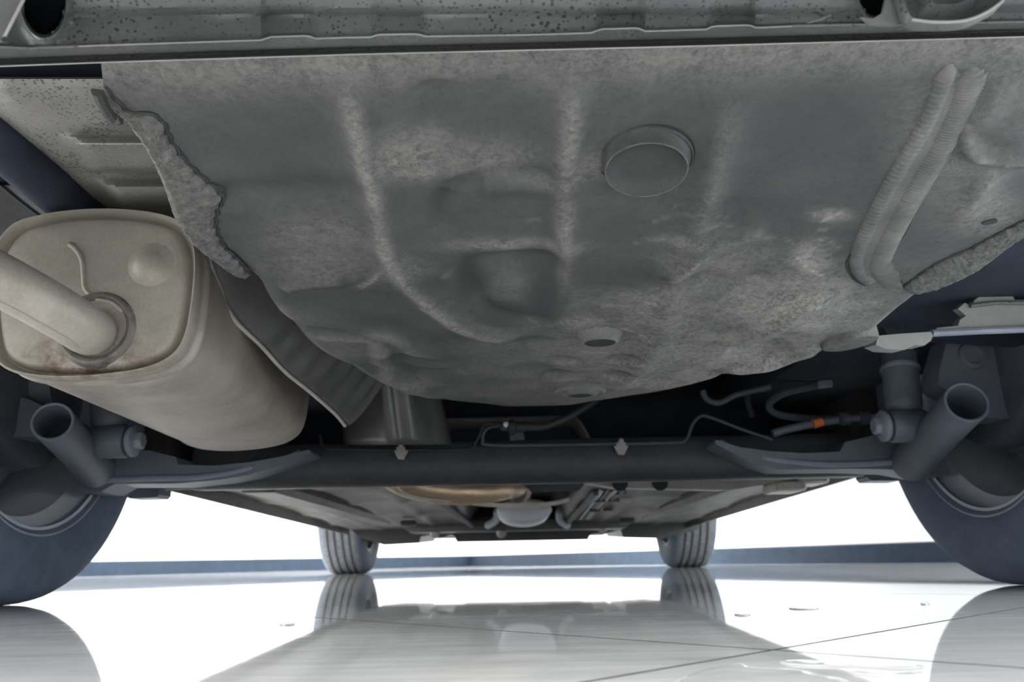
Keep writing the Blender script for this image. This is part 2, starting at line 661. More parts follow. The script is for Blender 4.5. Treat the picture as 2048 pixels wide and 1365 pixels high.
# pressed ridges
ridge([(688, 135), (700, 200), (720, 280), (742, 360), (756, 430), (770, 495), (800, 548), (845, 592), (880, 622), (930, 655), (1000, 674), (1060, 682)], .0105, .0050, .55)
ridge([(1142, 150), (1141, 250), (1134, 330), (1130, 420), (1130, 500), (1118, 590), (1106, 660)], .011, .0042, .42)
ridge([(1470, 170), (1445, 290), (1418, 400), (1392, 480), (1352, 560), (1330, 640), (1290, 720), (1215, 800)], .012, .0032, .2)
ridge([(520, 600), (600, 628), (700, 645), (790, 668), (840, 705), (930, 722)], .012, .0045, .3)
ridge([(600, 665), (690, 668), (760, 676), (775, 740), (830, 775), (900, 795)], .011, .0045, .35)
ridge([(1440, 690), (1500, 662), (1565, 642), (1600, 612), (1660, 596)], .008, .0040, .45)
ridge([(1330, 560), (1400, 505), (1470, 478), (1530, 460)], .010, .003, .35)
ridge([(1420, 745), (1500, 730), (1570, 722), (1640, 690)], .010, .0045, .25)
ridge([(900, 385), (940, 362), (1010, 350), (1090, 352), (1130, 372)], .008, -.0035, 0)
ridge([(890, 470), (880, 420), (905, 385)], .009, -.0030, 0)
ridge([(960, 370), (1040, 364), (1120, 368)], .012, .0030, .2)
ridge([(868, 160), (880, 230), (872, 300), (880, 350)], .014, -.0035, 0)
ridge([(420, 385), (520, 392), (640, 385), (740, 388)], .013, -.0030, 0)
ridge([(700, 745), (780, 735), (850, 750), (930, 745)], .012, -.0045, 0)
ridge([(1120, 345), (1175, 360), (1230, 385), (1330, 395)], .010, -.0022, 0)
ridge([(1300, 590), (1390, 560), (1460, 570), (1540, 545)], .013, -.004, 0)
ridge([(1450, 700), (1540, 690), (1600, 660)], .012, -.0035, 0)
ridge([(690, 560), (620, 565), (560, 575)], .008, .0025, .25)
# pressed boss in the middle
ridge([(935, 560), (950, 530), (1030, 520), (1110, 522), (1112, 570), (1112, 640), (1040, 640), (975, 618), (940, 570)], .010, -.0042, 0, taper=False)
dab(1035, 575, 60, 32, .0025, .2)
# dusty and wet looking areas
dab(820, 315, 95, 45, .0018, .42)
dab(960, 320, 120, 40, .001, .30)
dab(1180, 345, 60, 45, .001, .30)
dab(560, 300, 120, 80, -.001, .0, .25)
dab(1620, 250, 130, 80, -.001, .0, .45)
dab(980, 220, 110, 70, -.001, .0, .30)
dab(1000, 372, 90, 14, .0, .0, .55)
dab(885, 400, 22, 45, .0, .0, .5, .4)
dab(1200, 380, 80, 18, .0, .0, .45)
dab(940, 560, 35, 45, .0, .0, .9, .3)
dab(1085, 525, 45, 28, .0, .0, .8)
dab(1090, 600, 40, 60, .0, .0, .85)
dab(1020, 628, 70, 26, .0, .0, .85)
dab(1240, 555, 110, 22, .0, .0, .55, -.12)
dab(885, 570, 60, 16, .0, .0, .4, -.3)
dab(700, 640, 130, 14, .0, .0, .55, .15)
dab(900, 670, 70, 14, .0, .0, .45)
dab(640, 470, 120, 40, .0, .25)
dab(1030, 492, 150, 16, .0, .40)
dab(640, 530, 120, 30, .0, .28)
dab(800, 540, 60, 30, .0, .22)
dab(1450, 540, 130, 60, .001, .34)
dab(1620, 520, 45, 32, .001, .62)
dab(1600, 560, 60, 20, .001, .5)
dab(1660, 430, 50, 14, .0, .42, 0, -.4)
dab(1380, 480, 60, 14, .0, .4, 0, -.3)
dab(1340, 620, 160, 45, .001, .45)
dab(1180, 650, 80, 22, .001, .42)
dab(1560, 640, 130, 40, .002, .40)
dab(1700, 605, 90, 28, .001, .55)
dab(1480, 720, 150, 30, .002, .42)
dab(1240, 740, 190, 40, .001, .45)
dab(1000, 790, 130, 14, .001, .32)
dab(820, 765, 60, 14, .002, .40)
dab(700, 700, 90, 20, .002, .18)
dab(1350, 780, 120, 18, .001, .45)
dab(1300, 760, 40, 10, -.004)
dab(1450, 745, 40, 10, -.004, 0, .2)
dab(1550, 705, 50, 12, -.004, 0, .25)
dab(1080, 735, 60, 10, -.002, 0, .3)
dab(800, 712, 60, 9, -.003, 0, .5)
dab(880, 718, 50, 8, -.003, 0, .5)
dab(850, 752, 50, 10, -.003, 0, .4)
dab(1060, 682, 40, 8, -.003, 0, .5)
dab(1600, 620, 170, 60, 0, .8)  # broad dust dabs, also brightening the dim far right
dab(1520, 725, 190, 38, 0, .85)
dab(1380, 790, 150, 22, 0, .7)
for sx, sy in ((1120, 718), (1250, 714), (1118, 748), (1238, 746)):
    dab(sx, sy, 30, 5, -.005, 0, .7)
    dab(sx, sy + 9, 34, 4, .002, .5)
# grainy dusty band along the rear lip, worn patches by the right flange
nearb = np.exp(-((PY - YN) / .03) ** 2)
wear_light = np.maximum(wear_light, .42 * nearb)
dab(1900, 300, 110, 130, .0, .22)
dab(1960, 420, 90, 50, .0, .35)
ridge([(1990, 330), (1950, 390), (1915, 440)], .012, .004, .4)
ridge([(1925, 255), (1942, 300), (1975, 316), (2060, 316)], .005, .0035, .4, taper=False)
dab(2020, 220, 90, 70, .004, .1)
ridge([(2010, 150), (1975, 205), (1945, 255)], .008, .002, .2)
wear_light = np.maximum(wear_light, .75 * np.clip((PY - .60) / .25, 0, 1) * np.clip((PX + .12) / .3, 0, 1))  # dust growing to the far right, also standing for light off the floor
# scuffs and scratches
for pl_, w_ in (([(1190, 612), (1260, 608), (1335, 600)], .7), ([(1238, 652), (1270, 663), (1298, 673)], .9), ([(1325, 565), (1365, 530), (1402, 500)], .8), ([(1160, 700), (1190, 704), (1215, 703)], .9),
                ([(1590, 505), (1612, 530), (1655, 556)], .9), ([(1540, 590), (1600, 560), (1650, 540)], .6), ([(715, 578), (742, 562), (762, 545)], .7), ([(838, 613), (850, 609), (862, 607)], 1), ([(945, 491), (952, 491), (960, 492)], 1),
                ([(988, 491), (1002, 490), (1016, 491)], 1), ([(1440, 700), (1490, 672), (1540, 655), (1590, 630)], .8), ([(1150, 770), (1190, 790), (1260, 770)], .5), ([(1040, 640), (1090, 655), (1150, 640), (1230, 632)], .6),
                ([(1640, 445), (1675, 428), (1695, 420)], .8), ([(1420, 620), (1460, 640), (1500, 632)], .5), ([(790, 776), (850, 770), (905, 768)], .6), ([(880, 560), (910, 540), (935, 525)], .3), ([(1280, 700), (1320, 715), (1370, 712)], .7)):
    ridge(pl_, .003, .0002, w_, True, .0022)
rs2 = np.random.RandomState(3)
for _ in range(46):
    x0, y0 = rs2.uniform(1000, 1700), rs2.uniform(420, 770)
    if y0 > 815 - abs(x0 - 1080) * .16:
        continue
    a_, l_ = rs2.uniform(-.9, .5), rs2.uniform(15, 55)
    ridge([(x0, y0), (x0 + l_ * math.cos(a_), y0 + .5 * l_ * math.sin(a_)), (x0 + 1.8 * l_ * math.cos(a_ + .3), y0 + .9 * l_ * math.sin(a_ + .3))], .003, .0002, rs2.uniform(.12, .36), True, .0016)
stain = np.clip(stain, 0, 1)
wear_light = wear_light * (1 - .8 * stain)

mb = MB()
rows = [[(GX[i, j], GY[i, j], GZ.reshape(NV, NU)[i, j]) for j in range(NU)] for i in range(NV)]
mb.grid(rows)
wl, sl = list(wear_light), list(stain)
# skirt turned up along left, far and right edge
GZ2 = GZ.reshape(NV, NU)
edge_idx = [i * NU for i in range(NV)] + [i * NU + NU - 1 for i in range(NV - 2, -1, -1)]
b0 = len(mb.v)
cen = np.array([.07, .6])
for k in edge_idx:
    x, y, z = mb.v[k]
    mb.v.append((x, y, z + .075 if y > .55 else z + .02))
    wl.append(0); sl.append(.3)
for a in range(len(edge_idx) - 1):
    mb.f.append((edge_idx[a], edge_idx[a + 1], b0 + a + 1, b0 + a))
well = mb.build('spare_wheel_well', M['coat'], car, 50, 'dusty grey spare wheel well with pressed ridges', attr={'wear_light': wl, 'stain': sl})


def zsurf(x, y):
    i = np.argmin((PX - x) ** 2 + (PY - y) ** 2)
    return GZ[i]


def nrm(Y):
    dz = (zbase(Y + .01) - zbase(Y - .01)) / .02
    n = np.array([0, dz, -1.0])
    return n / np.linalg.norm(n)       # points down, out of the well


# big rubber plug, protruding, with a dished face
pc = hit(1291, 316)
pn = nrm(pc[1])
tilt = pn + np.array([-.05, .0, 0]); tilt /= np.linalg.norm(tilt)
R0 = np.linalg.norm(hit(1386, 312) - pc)
plug = MB().lathe(pc, tilt, [(R0 * 1.0, -.006), (R0 * 1.0, .0016), (R0 * .975, .0026), (R0 * .95, .0020), (R0 * .93, .0026), (R0 * .885, .0100), (R0 * .865, .0112), (R0 * .84, .0106), (R0 * .78, .0070), (R0 * .55, .0030), (R0 * .25, .0018), (.0004, .0016)], 64, True, True).build('rubber_plug', undercoat('plug_rubber', (.030, .031, .032), (.070, .071, .071), (.22, .22, .21)), well, 40, 'large round plug with dished face')
MB().lathe(pc + tilt * .0110, tilt, [(R0 * .865, -.001), (R0 * .870, .0002), (R0 * .855, .0006), (R0 * .84, .0002)], 64, False, False).build('plug_rim', M['seal'], plug, 60)

MB().lathe(pc, tilt, [(R0 * 1.0, .0002), (R0 * 1.022, .0006), (R0 * 1.03, -.0004)], 64, False, False).build('plug_gap', M['black'], plug, 60)

# castellated drain boss
dc = hit(1199, 668)
dn = np.array([0, 0, -1.0])
RD = np.linalg.norm(hit(1243, 668) - dc)
dmb = MB()
nt_ = 48
prof_b = [(1.04, -.004), (1.02, .0012), (.98, .0022), (.80, .0088), (.755, .0098), (.70, .0094), (.68, .004), (.45, .002)]
boss = MB().lathe(dc, dn, [(RD * r, o) for r, o in prof_b], 48, True, True).build('drain_boss', M['boss'], well, 40, 'raised drain boss with notched wall', attr=None)
MB().lathe(dc + dn * .0040, dn, [(RD * .69, 0), (RD * .69, .0052), (.0004, .0040)], 40).build('drain_hole', M['black'], boss)
for k in range(7):
    a = math.radians(-90 + (k - 3) * 26)
    ux, uy = math.cos(a), math.sin(a)
    q = dc + np.array([ux, uy, 0]) * RD * .93
    tx = np.array([-uy, ux, 0])
    rr = np.array([ux, uy, 0])
    w_ = RD * .12
    poly = [q + tx * w_ + rr * .0022 + np.array([0, 0, .0005]), q - tx * w_ + rr * .0022 + np.array([0, 0, .0005]),
            q - tx * w_ * .55 - rr * RD * .085 + np.array([0, 0, -.0062]), q + tx * w_ * .55 - rr * RD * .085 + np.array([0, 0, -.0062])]
    MB().prism(poly, -rr * .005).build('notch', M['black'], boss)
# flat drain grommet
gc = hit(1160, 779)
RG = np.linalg.norm(hit(1205, 779) - gc)
grom = MB().lathe(gc, dn, [(RG * 1.15, -.003), (RG * 1.15, .003), (RG * 1.05, .0058), (RG * .86, .0040), (RG * .78, .0058), (RG * .66, .0085), (RG * .54, .0085), (RG * .48, .004)], 40).build('grommet', M['boss'], well, 40)
MB().lathe(gc + dn * .0042, dn, [(RG * .53, 0), (RG * .53, .0034), (.0004, .0030)], 32).build('grommet_hole', M['black'], grom)
# oval patch at the right rear edge of the well
oc = hit(1698, 683)
RO = np.linalg.norm(hit(1752, 683) - oc)
MB().lathe(oc + np.array([0, 0, .004]), (0.12, 0.0, -1), [(RO, -.006), (RO, .004), (RO * .95, .007), (RO * .8, .0085), (.0004, .009)], 40).build('rubber_pad', M['seal'], well, 40, 'oval pad on the edge of the well')


# rough sealant beads along the side flanges, each between the flange edge and a ragged outline
def bead(pa, pb, label, thick=.0042):
    n = 150
    def res(pl):
        P = hits([tuple(q) for q in catmull(pl, 10)])
        L = np.concatenate([[0], np.cumsum(np.linalg.norm(np.diff(P, axis=0), axis=1))]); L /= L[-1]
        t = np.linspace(0, 1, n)
        return np.stack([np.interp(t, L, P[:, k]) for k in range(3)], 1)
    A, B = res(pa), res(pb)
    B[:, 0] += .0012 * np.sin(np.arange(n) * .9) * np.random.rand(n)
    m_ = 22
    rn = np.random.rand(n, m_ + 1)
    sm = (rn + np.roll(rn, 1, 0) + np.roll(rn, 1, 1) + np.roll(rn, -1, 0) + np.roll(rn, -1, 1)) / 5
    rows = []
    for i in range(n):
        f = min(1, i / 8, (n - 1 - i) / 8)
        row = []
        for j in range(m_ + 1):
            u = j / m_
            q = A[i] * (1 - u) + B[i] * u
            hgt = f * (thick * min(1, (1 - u) * 6, u * 5 + .35) + 0.0022 * (sm[i, j] - .5) * (.5 + u) + .0008 * (rn[i, j] - .5))
            z = zbase(q[1]) - .0006 - hgt + (.005 if j == m_ else 0)
            row.append((q[0], q[1], z))
        rows.append(row)
    o = MB().grid(rows).build('sealant_bead', M['seal'], well, 70, label)
    MB().tube([q + np.array([.0006, 0, -.0004 - .0003 * math.sin(i * .7)]) for i, q in enumerate(B)], [.0008 + .0007 * abs(math.sin(i * .23)) for i in range(n)], 6).build('crack', M['black'], o)
    return o


bead([(204, 160), (225, 205), (255, 238), (300, 305), (330, 372), (350, 430), (385, 482), (445, 527), (490, 558)],
     [(210, 176), (236, 205), (262, 224), (300, 226), (326, 244), (334, 264), (345, 286), (375, 325), (410, 358), (441, 384), (445, 398), (433, 425), (432, 455), (446, 490), (474, 518), (500, 550)],
     'rough sealant bead along left flange')
bead([(2250, 352), (2120, 432), (2048, 466), (1980, 518), (1940, 545), (1880, 572), (1830, 582), (1808, 580)],
     [(2250, 330), (2120, 404), (2048, 440), (1980, 474), (1940, 496), (1880, 522), (1830, 554), (1804, 575)],
     'rough sealant bead along right flange')
# dark slot near the right flange
sq = hit(1979, 443)
ex = hit(1995, 440) - sq; ey = hit(1979, 447) - sq
MB().prism([sq + ex * math.cos(a) + ey * math.sin(a) + np.array([0, 0, -.0012]) for a in np.linspace(0, 2 * math.pi, 16, endpoint=False)], (0, 0, .004)).build('slot', M['black'], well)

# --- wiring conduit stuck to the well ---------------------------------
conduit = empty('wiring_conduit', hit(1800, 420), car)
conduit['label'] = 'pair of ribbed conduits coated in grey sealer'


def ribbed(pxl, r0, name, pitch=.0035, amp=.0007, sink=.25, ends=None):
    pts = hits([tuple(q) for q in catmull(pxl, 40)])
    # resample
    L = np.concatenate([[0], np.cumsum(np.linalg.norm(np.diff(pts, axis=0), axis=1))])
    n = int(L[-1] / .0007)
    S = np.linspace(0, L[-1], n)
    P = np.stack([np.interp(S, L, pts[:, k]) for k in range(3)], 1)
    P[:, 2] += r0 * (sink - .35)
    prof = r0 + amp * np.sin(S / pitch * 2 * math.pi)
    fade = np.clip(np.minimum(S, L[-1] - S) / .012, .25, 1)
    return MB().tube(P, list(prof * fade), 16).build(name, M['seal2'], conduit, 60)


M['seal2'] = worn('coated_conduit', (.085, .088, .088), (.17, .17, .163), .5, 0, 35, 300, .4)
ribbed([(1950, 122), (1928, 195), (1893, 272), (1855, 338), (1818, 402), (1792, 450), (1768, 498), (1758, 530), (1775, 556), (1796, 571)], .0105, 'ribbed_conduit', .0027, .0007, .80)
ribbed([(1903, 118), (1880, 185), (1850, 255), (1808, 325), (1775, 382), (1753, 425), (1733, 465), (1713, 518), (1722, 548), (1755, 570)], .0068, 'ribbed_conduit', .0045, .0002, .70)
# smooth sealer skin beneath both conduits
def skin(pa, pb, name):
    a = hits([tuple(q) for q in catmull(pa, 8)]); b = hits([tuple(q) for q in catmull(pb, 8)])
    rows = []
    for i in range(len(a)):
        row = []
        for j in range(9):
            u = j / 8
            q = a[i] * (1 - u) + b[i] * u
            q[2] = zbase(q[1]) - .0026 * (1 - (2 * u - 1) ** 6) * min(1, i / 14, (len(a) - 1 - i) / 4 + .3) + (.003 if j in (0, 8) else .004 * max(0, 1 - i / 10))
            row.append(tuple(q))
        rows.append(row)
    return MB().grid(rows).build(name, M['seal2'], conduit, 60)


skin([(1885, 100), (1872, 150), (1862, 200), (1825, 280), (1775, 360), (1742, 425), (1718, 470), (1692, 520), (1706, 556), (1735, 574)],
     [(1985, 100), (1962, 150), (1945, 200), (1905, 280), (1860, 345), (1825, 410), (1805, 460), (1768, 515), (1800, 553), (1818, 578)], 'sealer_skin')

for pl_ in ([(1900, 140), (1872, 200), (1842, 262), (1798, 335), (1760, 395), (1732, 450), (1708, 498), (1694, 526), (1706, 556), (1732, 572)],
            [(1958, 215), (1932, 262), (1895, 315), (1858, 365), (1830, 420), (1808, 468), (1772, 512), (1768, 528), (1790, 548), (1806, 566)],
            [(1800, 395), (1772, 450), (1745, 500), (1742, 520), (1752, 545)]):
    P_ = hits([tuple(q) for q in catmull(pl_, 8)]) - np.array([0, 0, .0004])
    MB().tube(P_, [.0003 + .0009 * min(1, i / 30, (len(P_) - 1 - i) / 6) for i in range(len(P_))], 6).build('edge_gap', M['black'], conduit)

# --- rear panel -------------------------------------------------------
xs = np.arange(-260, 2330, 11.0)


def lip_y(x): return np.interp(x, [-300, 0, 198, 700, 1374, 2048, 2400], [142, 132, 124.5, 108.5, 92, 73, 62])


def ed_y(x):
    y = np.interp(x, [-300, 0, 60, 198, 470, 700, 1050, 1374, 1530, 1590, 1640, 1680, 1720, 2400], [102, 94, 97, 91, 82, 75, 70, 60, 55, 52, 40, 20, -30, -60])
    for a, b, h in ((525, 630, 6), (742, 850, 5), (1185, 1290, 7), (1412, 1512, 6)):
        y -= h * np.clip(np.minimum(x - a, b - x) / 14, 0, 1)
    return y


def ed_s(x):
    return ed_y(x) if x < 1590 else np.interp(x, [1590, 1680, 2048, 2400], [52, 50, 44, 36])


def pocket(x):
    k = 0
    for a, b in ((528, 622), (750, 848), (1192, 1284), (1420, 1508)):
        k += np.clip(np.minimum(x - a, b - x) / 10 + .5, 0, 1)
    return k


def face_Y(y, e2, pk):
    ya = e2 - 7
    pts_ = sorted([(ya, .3700 + .003 * pk), (min(ya - 14, 30), .3690 + .0045 * pk), (min(ya - 32, 16), .3600 + .003 * pk), (-90, .335)])
    return np.interp(y, [a for a, _ in pts_], [b_ for _, b_ in pts_])


SOCK = [(88, -4, 47, 78), (1752, -20, 38, 55)]
NF = 22
rows = [[] for _ in range(8 + NF)]
for x in xs:
    ly, ey_ = lip_y(x), ed_s(x)
    e2 = min(ey_, ly - 20)
    pk = pocket(x)
    lipp = at(x, ly, .3885)
    rows[0].append(lipp + np.array([0, .010, .010]))
    rows[1].append(lipp + np.array([0, .001, .0018]))
    rows[2].append(lipp)
    rows[3].append(at(x, ly - 4, .3925))
    rows[4].append(at(x, ly - 12, .3935))
    rows[5].append(at(x, ly - 20, .3785))
    rows[6].append(at(x, e2 + 2, .3690))
    rows[7].append(at(x, e2 - 2, .3682))
    for k in range(NF):
        y = (e2 - 7) + (-90 - (e2 - 7)) * k / (NF - 1)
        Yv = face_Y(y, e2, pk)
        for (sx, sy, rx, ry) in SOCK:
            q = math.hypot((x - sx) / rx, (y - sy) / ry)
            Yv -= .007 * math.exp(-max(0, q - 1.0) ** 2 / .03)
        rows[8 + k].append(at(x, y, Yv))
mb = MB().grid(rows)
keep = []
for f in mb.f:
    c_ = np.mean([mb.v[q] for q in f], axis=0)
    px_, py_ = proj(c_)
    if any(math.hypot((px_ - sx) / rx, (py_ - sy) / ry) < .97 for sx, sy, rx, ry in SOCK):
        continue
    keep.append(f)
mb.f = keep
rpanel = mb.build('rear_panel', M['panel'], car, 40, 'speckled grey rear cross panel')
MB().tube([at(x, lip_y(x) + .6, .3882) for x in xs], .0004, 6).build('panel_lip_lit_line', M['edge'], rpanel, label='lower edge with its lit line in pale colour')  # light caught by the lip, put in as a thin pale line
MB().tube([at(x, ed_y(x), .3676 if x < 1585 else face_Y(ed_y(x), 48, 0) - .0004) for x in xs if 150 < x < 1690], .0003, 6).build('panel_fold', M['bracket'], rpanel)
for (sx, sy, rx, ry), lab in zip(SOCK, ('round socket at the left end', 'round socket at the right end')):
    pk = 0
    def rg_(k, dy):
        r_ = []
        for t in np.linspace(0, 2 * math.pi, 48, endpoint=False):
            x, y = sx + rx * k * math.cos(t), sy + ry * k * math.sin(t)
            e2 = min(ed_s(x), lip_y(x) - 20)
            r_.append(at(x, y, face_Y(min(y, e2 - 7), e2, 0) - .0085 + dy))
        return r_
    so = MB().ring_loft([rg_(1.13, .004), rg_(1.09, .0008), rg_(1.03, -.0006), rg_(.97, .0012), rg_(.94, .006), rg_(.90, .03)], True, False, False).build('socket', M['panel'], rpanel, 60, lab)
    MB().ring_loft([rg_(.945, .0056), rg_(.91, .02), rg_(.80, .045)], True, False, True).build('socket_bore', M['void'], so)
# plate with bright edge at the far left
MB().prism([at(-120, -60, .336), at(62, -60, .336), at(46, 0, .337), at(26, 40, .3375), at(4, 82, .338), at(-120, 96, .338)], (0, .0016, .0004)).build('side_plate', M['palepanel'], rpanel, label='pale plate in the corner')
MB().tube([at(63, -50, .3355), at(46, 0, .3355), at(4, 82, .3365)], .0007, 6).build('plate_edge', M['edge'], rpanel)
hz = at(8, 79, .3362)
MB().lathe(hz, (0, -1, 0), [(.0014, -.001), (.0014, .0004), (.0002, .0004)], 12).build('plate_hole', M['black'], rpanel)

# gusset
MB().prism([at(1722, 34, .3505), at(1745, 38, .350), at(1765, 26, .349), at(1782, -40, .347), at(1795, -40, .347), at(1822, 42, .348), at(1790, 52, .350), at(1740, 50, .351)], (0, .002, .001)).build('gusset', M['palepanel'], rpanel, label='pale gusset beside the right socket')
# dished tow bracket
tow = MB()
bc = at(1905, -30, .338)
ol = closed_catmull([(1790, -60), (1800, -10), (1822, 40), (1870, 47), (1930, 44), (1975, 26), (2008, 2), (2030, -60), (1900, -120)], 6)
def olr(k, dy):
    return [at(1905 + (q[0] - 1905) * k, -30 + (q[1] + 30) * k, .340) + np.array([0, dy, 0]) for q in ol]
tb = tow.ring_loft([olr(1.0, .006), olr(1.0, .0), olr(.97, -.0008), olr(.93, .0010), olr(.80, .0050), olr(.62, .0075), olr(.52, .004), olr(.46, .001), olr(.40, .002), olr(.2, .006)], True, False, True).build('tow_bracket', M['panel'], rpanel, 50, 'dished bracket at the right end')
MB().tube([at(q[0], q[1] - 2, .3394) for q in catmull([(1824, 41), (1870, 46), (1930, 43), (1975, 25), (2006, 3)], 8)], .0008, 6).build('bracket_edge', M['bracket'], tb)

# --- side rail above the silencer --------------------------------------
def rail_pt(px, py, dz=0.0):
    d = ray(px, py)
    return EYE + d * ((.400 + dz - CAM_H) / d[2])


prof = [(120, .022), (150, .02), (158, .002), (175, .0), (225, .001), (268, .000), (274, -.006), (288, -.018), (296, -.016), (335, -.012), (346, .004), (360, .002), (372, -.016), (384, -.017), (420, -.010), (470, -.010)]
pys = np.arange(154, 480, 4.0)
rows = []
for py in pys:
    row = []
    for k in range(36):
        u = k / 35
        xl = np.interp(py, [118, 160, 230, 420, 480], [-80, -60, -30, 150, 220])
        xr = 420 + 0 * py
        px = xl + (xr - xl) * u
        dz = np.interp(py, [a for a, _ in prof], [b_ for _, b_ in prof])
        lim = np.interp(py, [150, 280, 365, 420], [-40, 130, 195, 230])
        fade = np.clip((px - lim) / 30, 0, 1)
        dz = dz * (fade if py > 200 else 1) + (.012 * np.clip((xl + 60 - px) / 60, 0, 1))
        row.append(rail_pt(px, py, dz))
    rows.append(row)
rail = MB().grid(rows).build('side_rail', M['rail'], car, 50, 'pale speckled side rail above the silencer')
for pl, w_ in (([(195, 182), (205, 205), (225, 235), (242, 238)], .006), ([(255, 283), (275, 305), (300, 335)], .0035)):
    MB().tube([rail_pt(q[0], q[1], -.0015) for q in catmull(pl, 6)], w_ * .8, 8).build('pressing', M['panel'], rail)

# dark exhaust hanger bar crossing in front of the rail
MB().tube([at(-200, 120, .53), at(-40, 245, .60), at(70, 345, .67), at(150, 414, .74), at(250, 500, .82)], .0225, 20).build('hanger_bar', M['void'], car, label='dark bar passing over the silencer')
sq_ = [at(-160, 300, .74), at(-40, 352, .74), at(0, 372, .74), at(36, 402, .74), at(78, 434, .74), at(74, 470, .74), at(30, 520, .74), at(-160, 560, .74)]
MB().prism(sq_, (0, .012, .004)).build('quarter_panel', M['shield'], car, 30, 'smooth grey inner quarter panel at the far left')
MB().tube([at(-160, 298, .738), at(0, 371, .738), at(36, 401, .738), at(78, 433, .738)], .0016, 8).build('panel_seam', M['black'], car)

# --- silencer ----------------------------------------------------------
MY = .70
ol = closed_catmull([(-18, 600), (-10, 520), (30, 458), (90, 436), (160, 426), (235, 424), (310, 431), (362, 447), (387, 478), (397, 530), (391, 610),
                     (378, 675), (352, 716), (295, 742), (200, 756), (110, 758), (40, 748), (0, 722), (-14, 670)], 8)
OC = np.array([188.0, 592.0])


def mring(k, Y, Yref=MY, dyp=0.0):
    """section of the silencer at depth Y: the end outline scaled by k about its middle"""
    r = []
    for q in ol:
        p_ = OC + (q - OC) * k
        w3 = at(p_[0], p_[1], MY)
        r.append(np.array([w3[0], Y, w3[2] + dyp]))
    return r


silencer = empty('silencer', at(190, 600, .9), car)
silencer['label'] = 'beige steel exhaust silencer hanging at the left'
L_ = 1.115
body = MB().ring_loft([mring(.985, MY + .004), mring(1.0, MY + .006), mring(.988, MY + .013), mring(.992, MY + .016), mring(1.018, MY + .019), mring(1.026, MY + .0225), mring(1.018, MY + .026), mring(1.002, MY + .030)]
                      + [mring(1.0, MY + .03 + (L_ - MY - .06) * t, dyp=-.010 * t) for t in np.linspace(.05, 1, 24)]
                      + [mring(1.015, L_ - .022, dyp=-.0105), mring(1.015, L_ - .012, dyp=-.0105), mring(.985, L_ - .004, dyp=-.011), mring(.9, L_, dyp=-.011)], True, False, True)
V = np.array(body.v)
rs = [float(np.clip((.235 - q[2]) / .04, 0, 1) * .35 * (q[1] < .78)) for q in V]
body.build('silencer_body', M['muff'], silencer, 40, attr={'rust_shade': rs})
ep = MB().ring_loft([mring(1.0, MY + .010), mring(1.008, MY + .004), mring(1.008, MY - .004), mring(.998, MY - .0075), mring(.984, MY - .0075), mring(.972, MY - .003), mring(.958, MY + .004), mring(.945, MY + .0055), mring(.93, MY + .005), mring(.91, MY + .0),
                     mring(.885, MY - .004), mring(.86, MY - .005)] + [mring(k, MY - .005 - .002 * (1 - k)) for k in (.8, .7, .6, .5, .4, .3, .2, .1, .02)], True, False, True)
V = np.array(ep.v)
zb_, zt_ = V[:, 2].min(), V[:, 2].max()
pcx = at(178, 690, MY)
rs = [float(np.clip(.9 * np.exp(-((q[2] - (zb_ + .016)) / .016) ** 2) * np.exp(-((q[0] - pcx[0]) / .06) ** 2) + .9 * np.exp(-((q[0] - pcx[0]) ** 2 + (q[2] - pcx[2]) ** 2) / .036 ** 2), 0, 1)) for q in V]  # rust low on the plate; around the pipe it also paints shade
endp = ep.build('end_plate', M['muff'], silencer, 45, attr={'rust_shade': rs})
dm = at(299, 530, MY - .006)
MB().lathe(dm, (0, -1, 0), [(.0225, -.0006), (.0195, .0003), (.0165, .0010), (.0138, .0022), (.0108, .0038), (.008, .0050), (.0045, .0059), (.0002, .0062)], 32).build('dome', M['muff'], endp)
MB().tube([at(q[0], q[1], MY - .0058) for q in catmull([(138, 488), (153, 500), (165, 522), (168, 552), (172, 580), (195, 598), (225, 606), (246, 625)], 8)],
          [.0008] + [.0026] * 54 + [.0020, .0008], 10).build('pressed_rib', M['muff'], endp)
# collar and tailpipe
cc = at(195, 659, MY - .005)
MB().lathe(cc, (0, -1, 0), [(.0365, -.002), (.0345, .0025), (.0330, .0052), (.0310, .0058), (.0290, .0046), (.0265, .0012), (.024, .0004), (.021, .0003)], 40, False, False).build('pipe_collar', M['collar_shade'], endp)
tp = catmull([at(188, 663, MY + .02), at(184, 664, MY - .008), at(172, 660, .678), at(142, 640, .660), at(92, 610, .640), at(8, 564, .615), at(-120, 500, .585), at(-320, 408, .548)], 10)
MB().tube(tp, .0212, 32).build('tailpipe', M['muff'], silencer, 60)
low = [q + np.array([.003, -.0095, -.0190]) for q in tp[22:]]
MB().tube(low, .0010, 6).build('pipe_seam', M['edge'], silencer)
MB().tube([cc + np.array([.0215 * math.cos(a) - .003, -.004 + .001 * math.sin(3 * a), .0215 * math.sin(a) - .002]) for a in np.linspace(2.7, 6.4, 40)], .0017, 8).build('weld_bead', worn('weld', (.18, .13, .09), (.34, .28, .22), .5, .3, 60, 300, .5), endp, label='rusty weld')

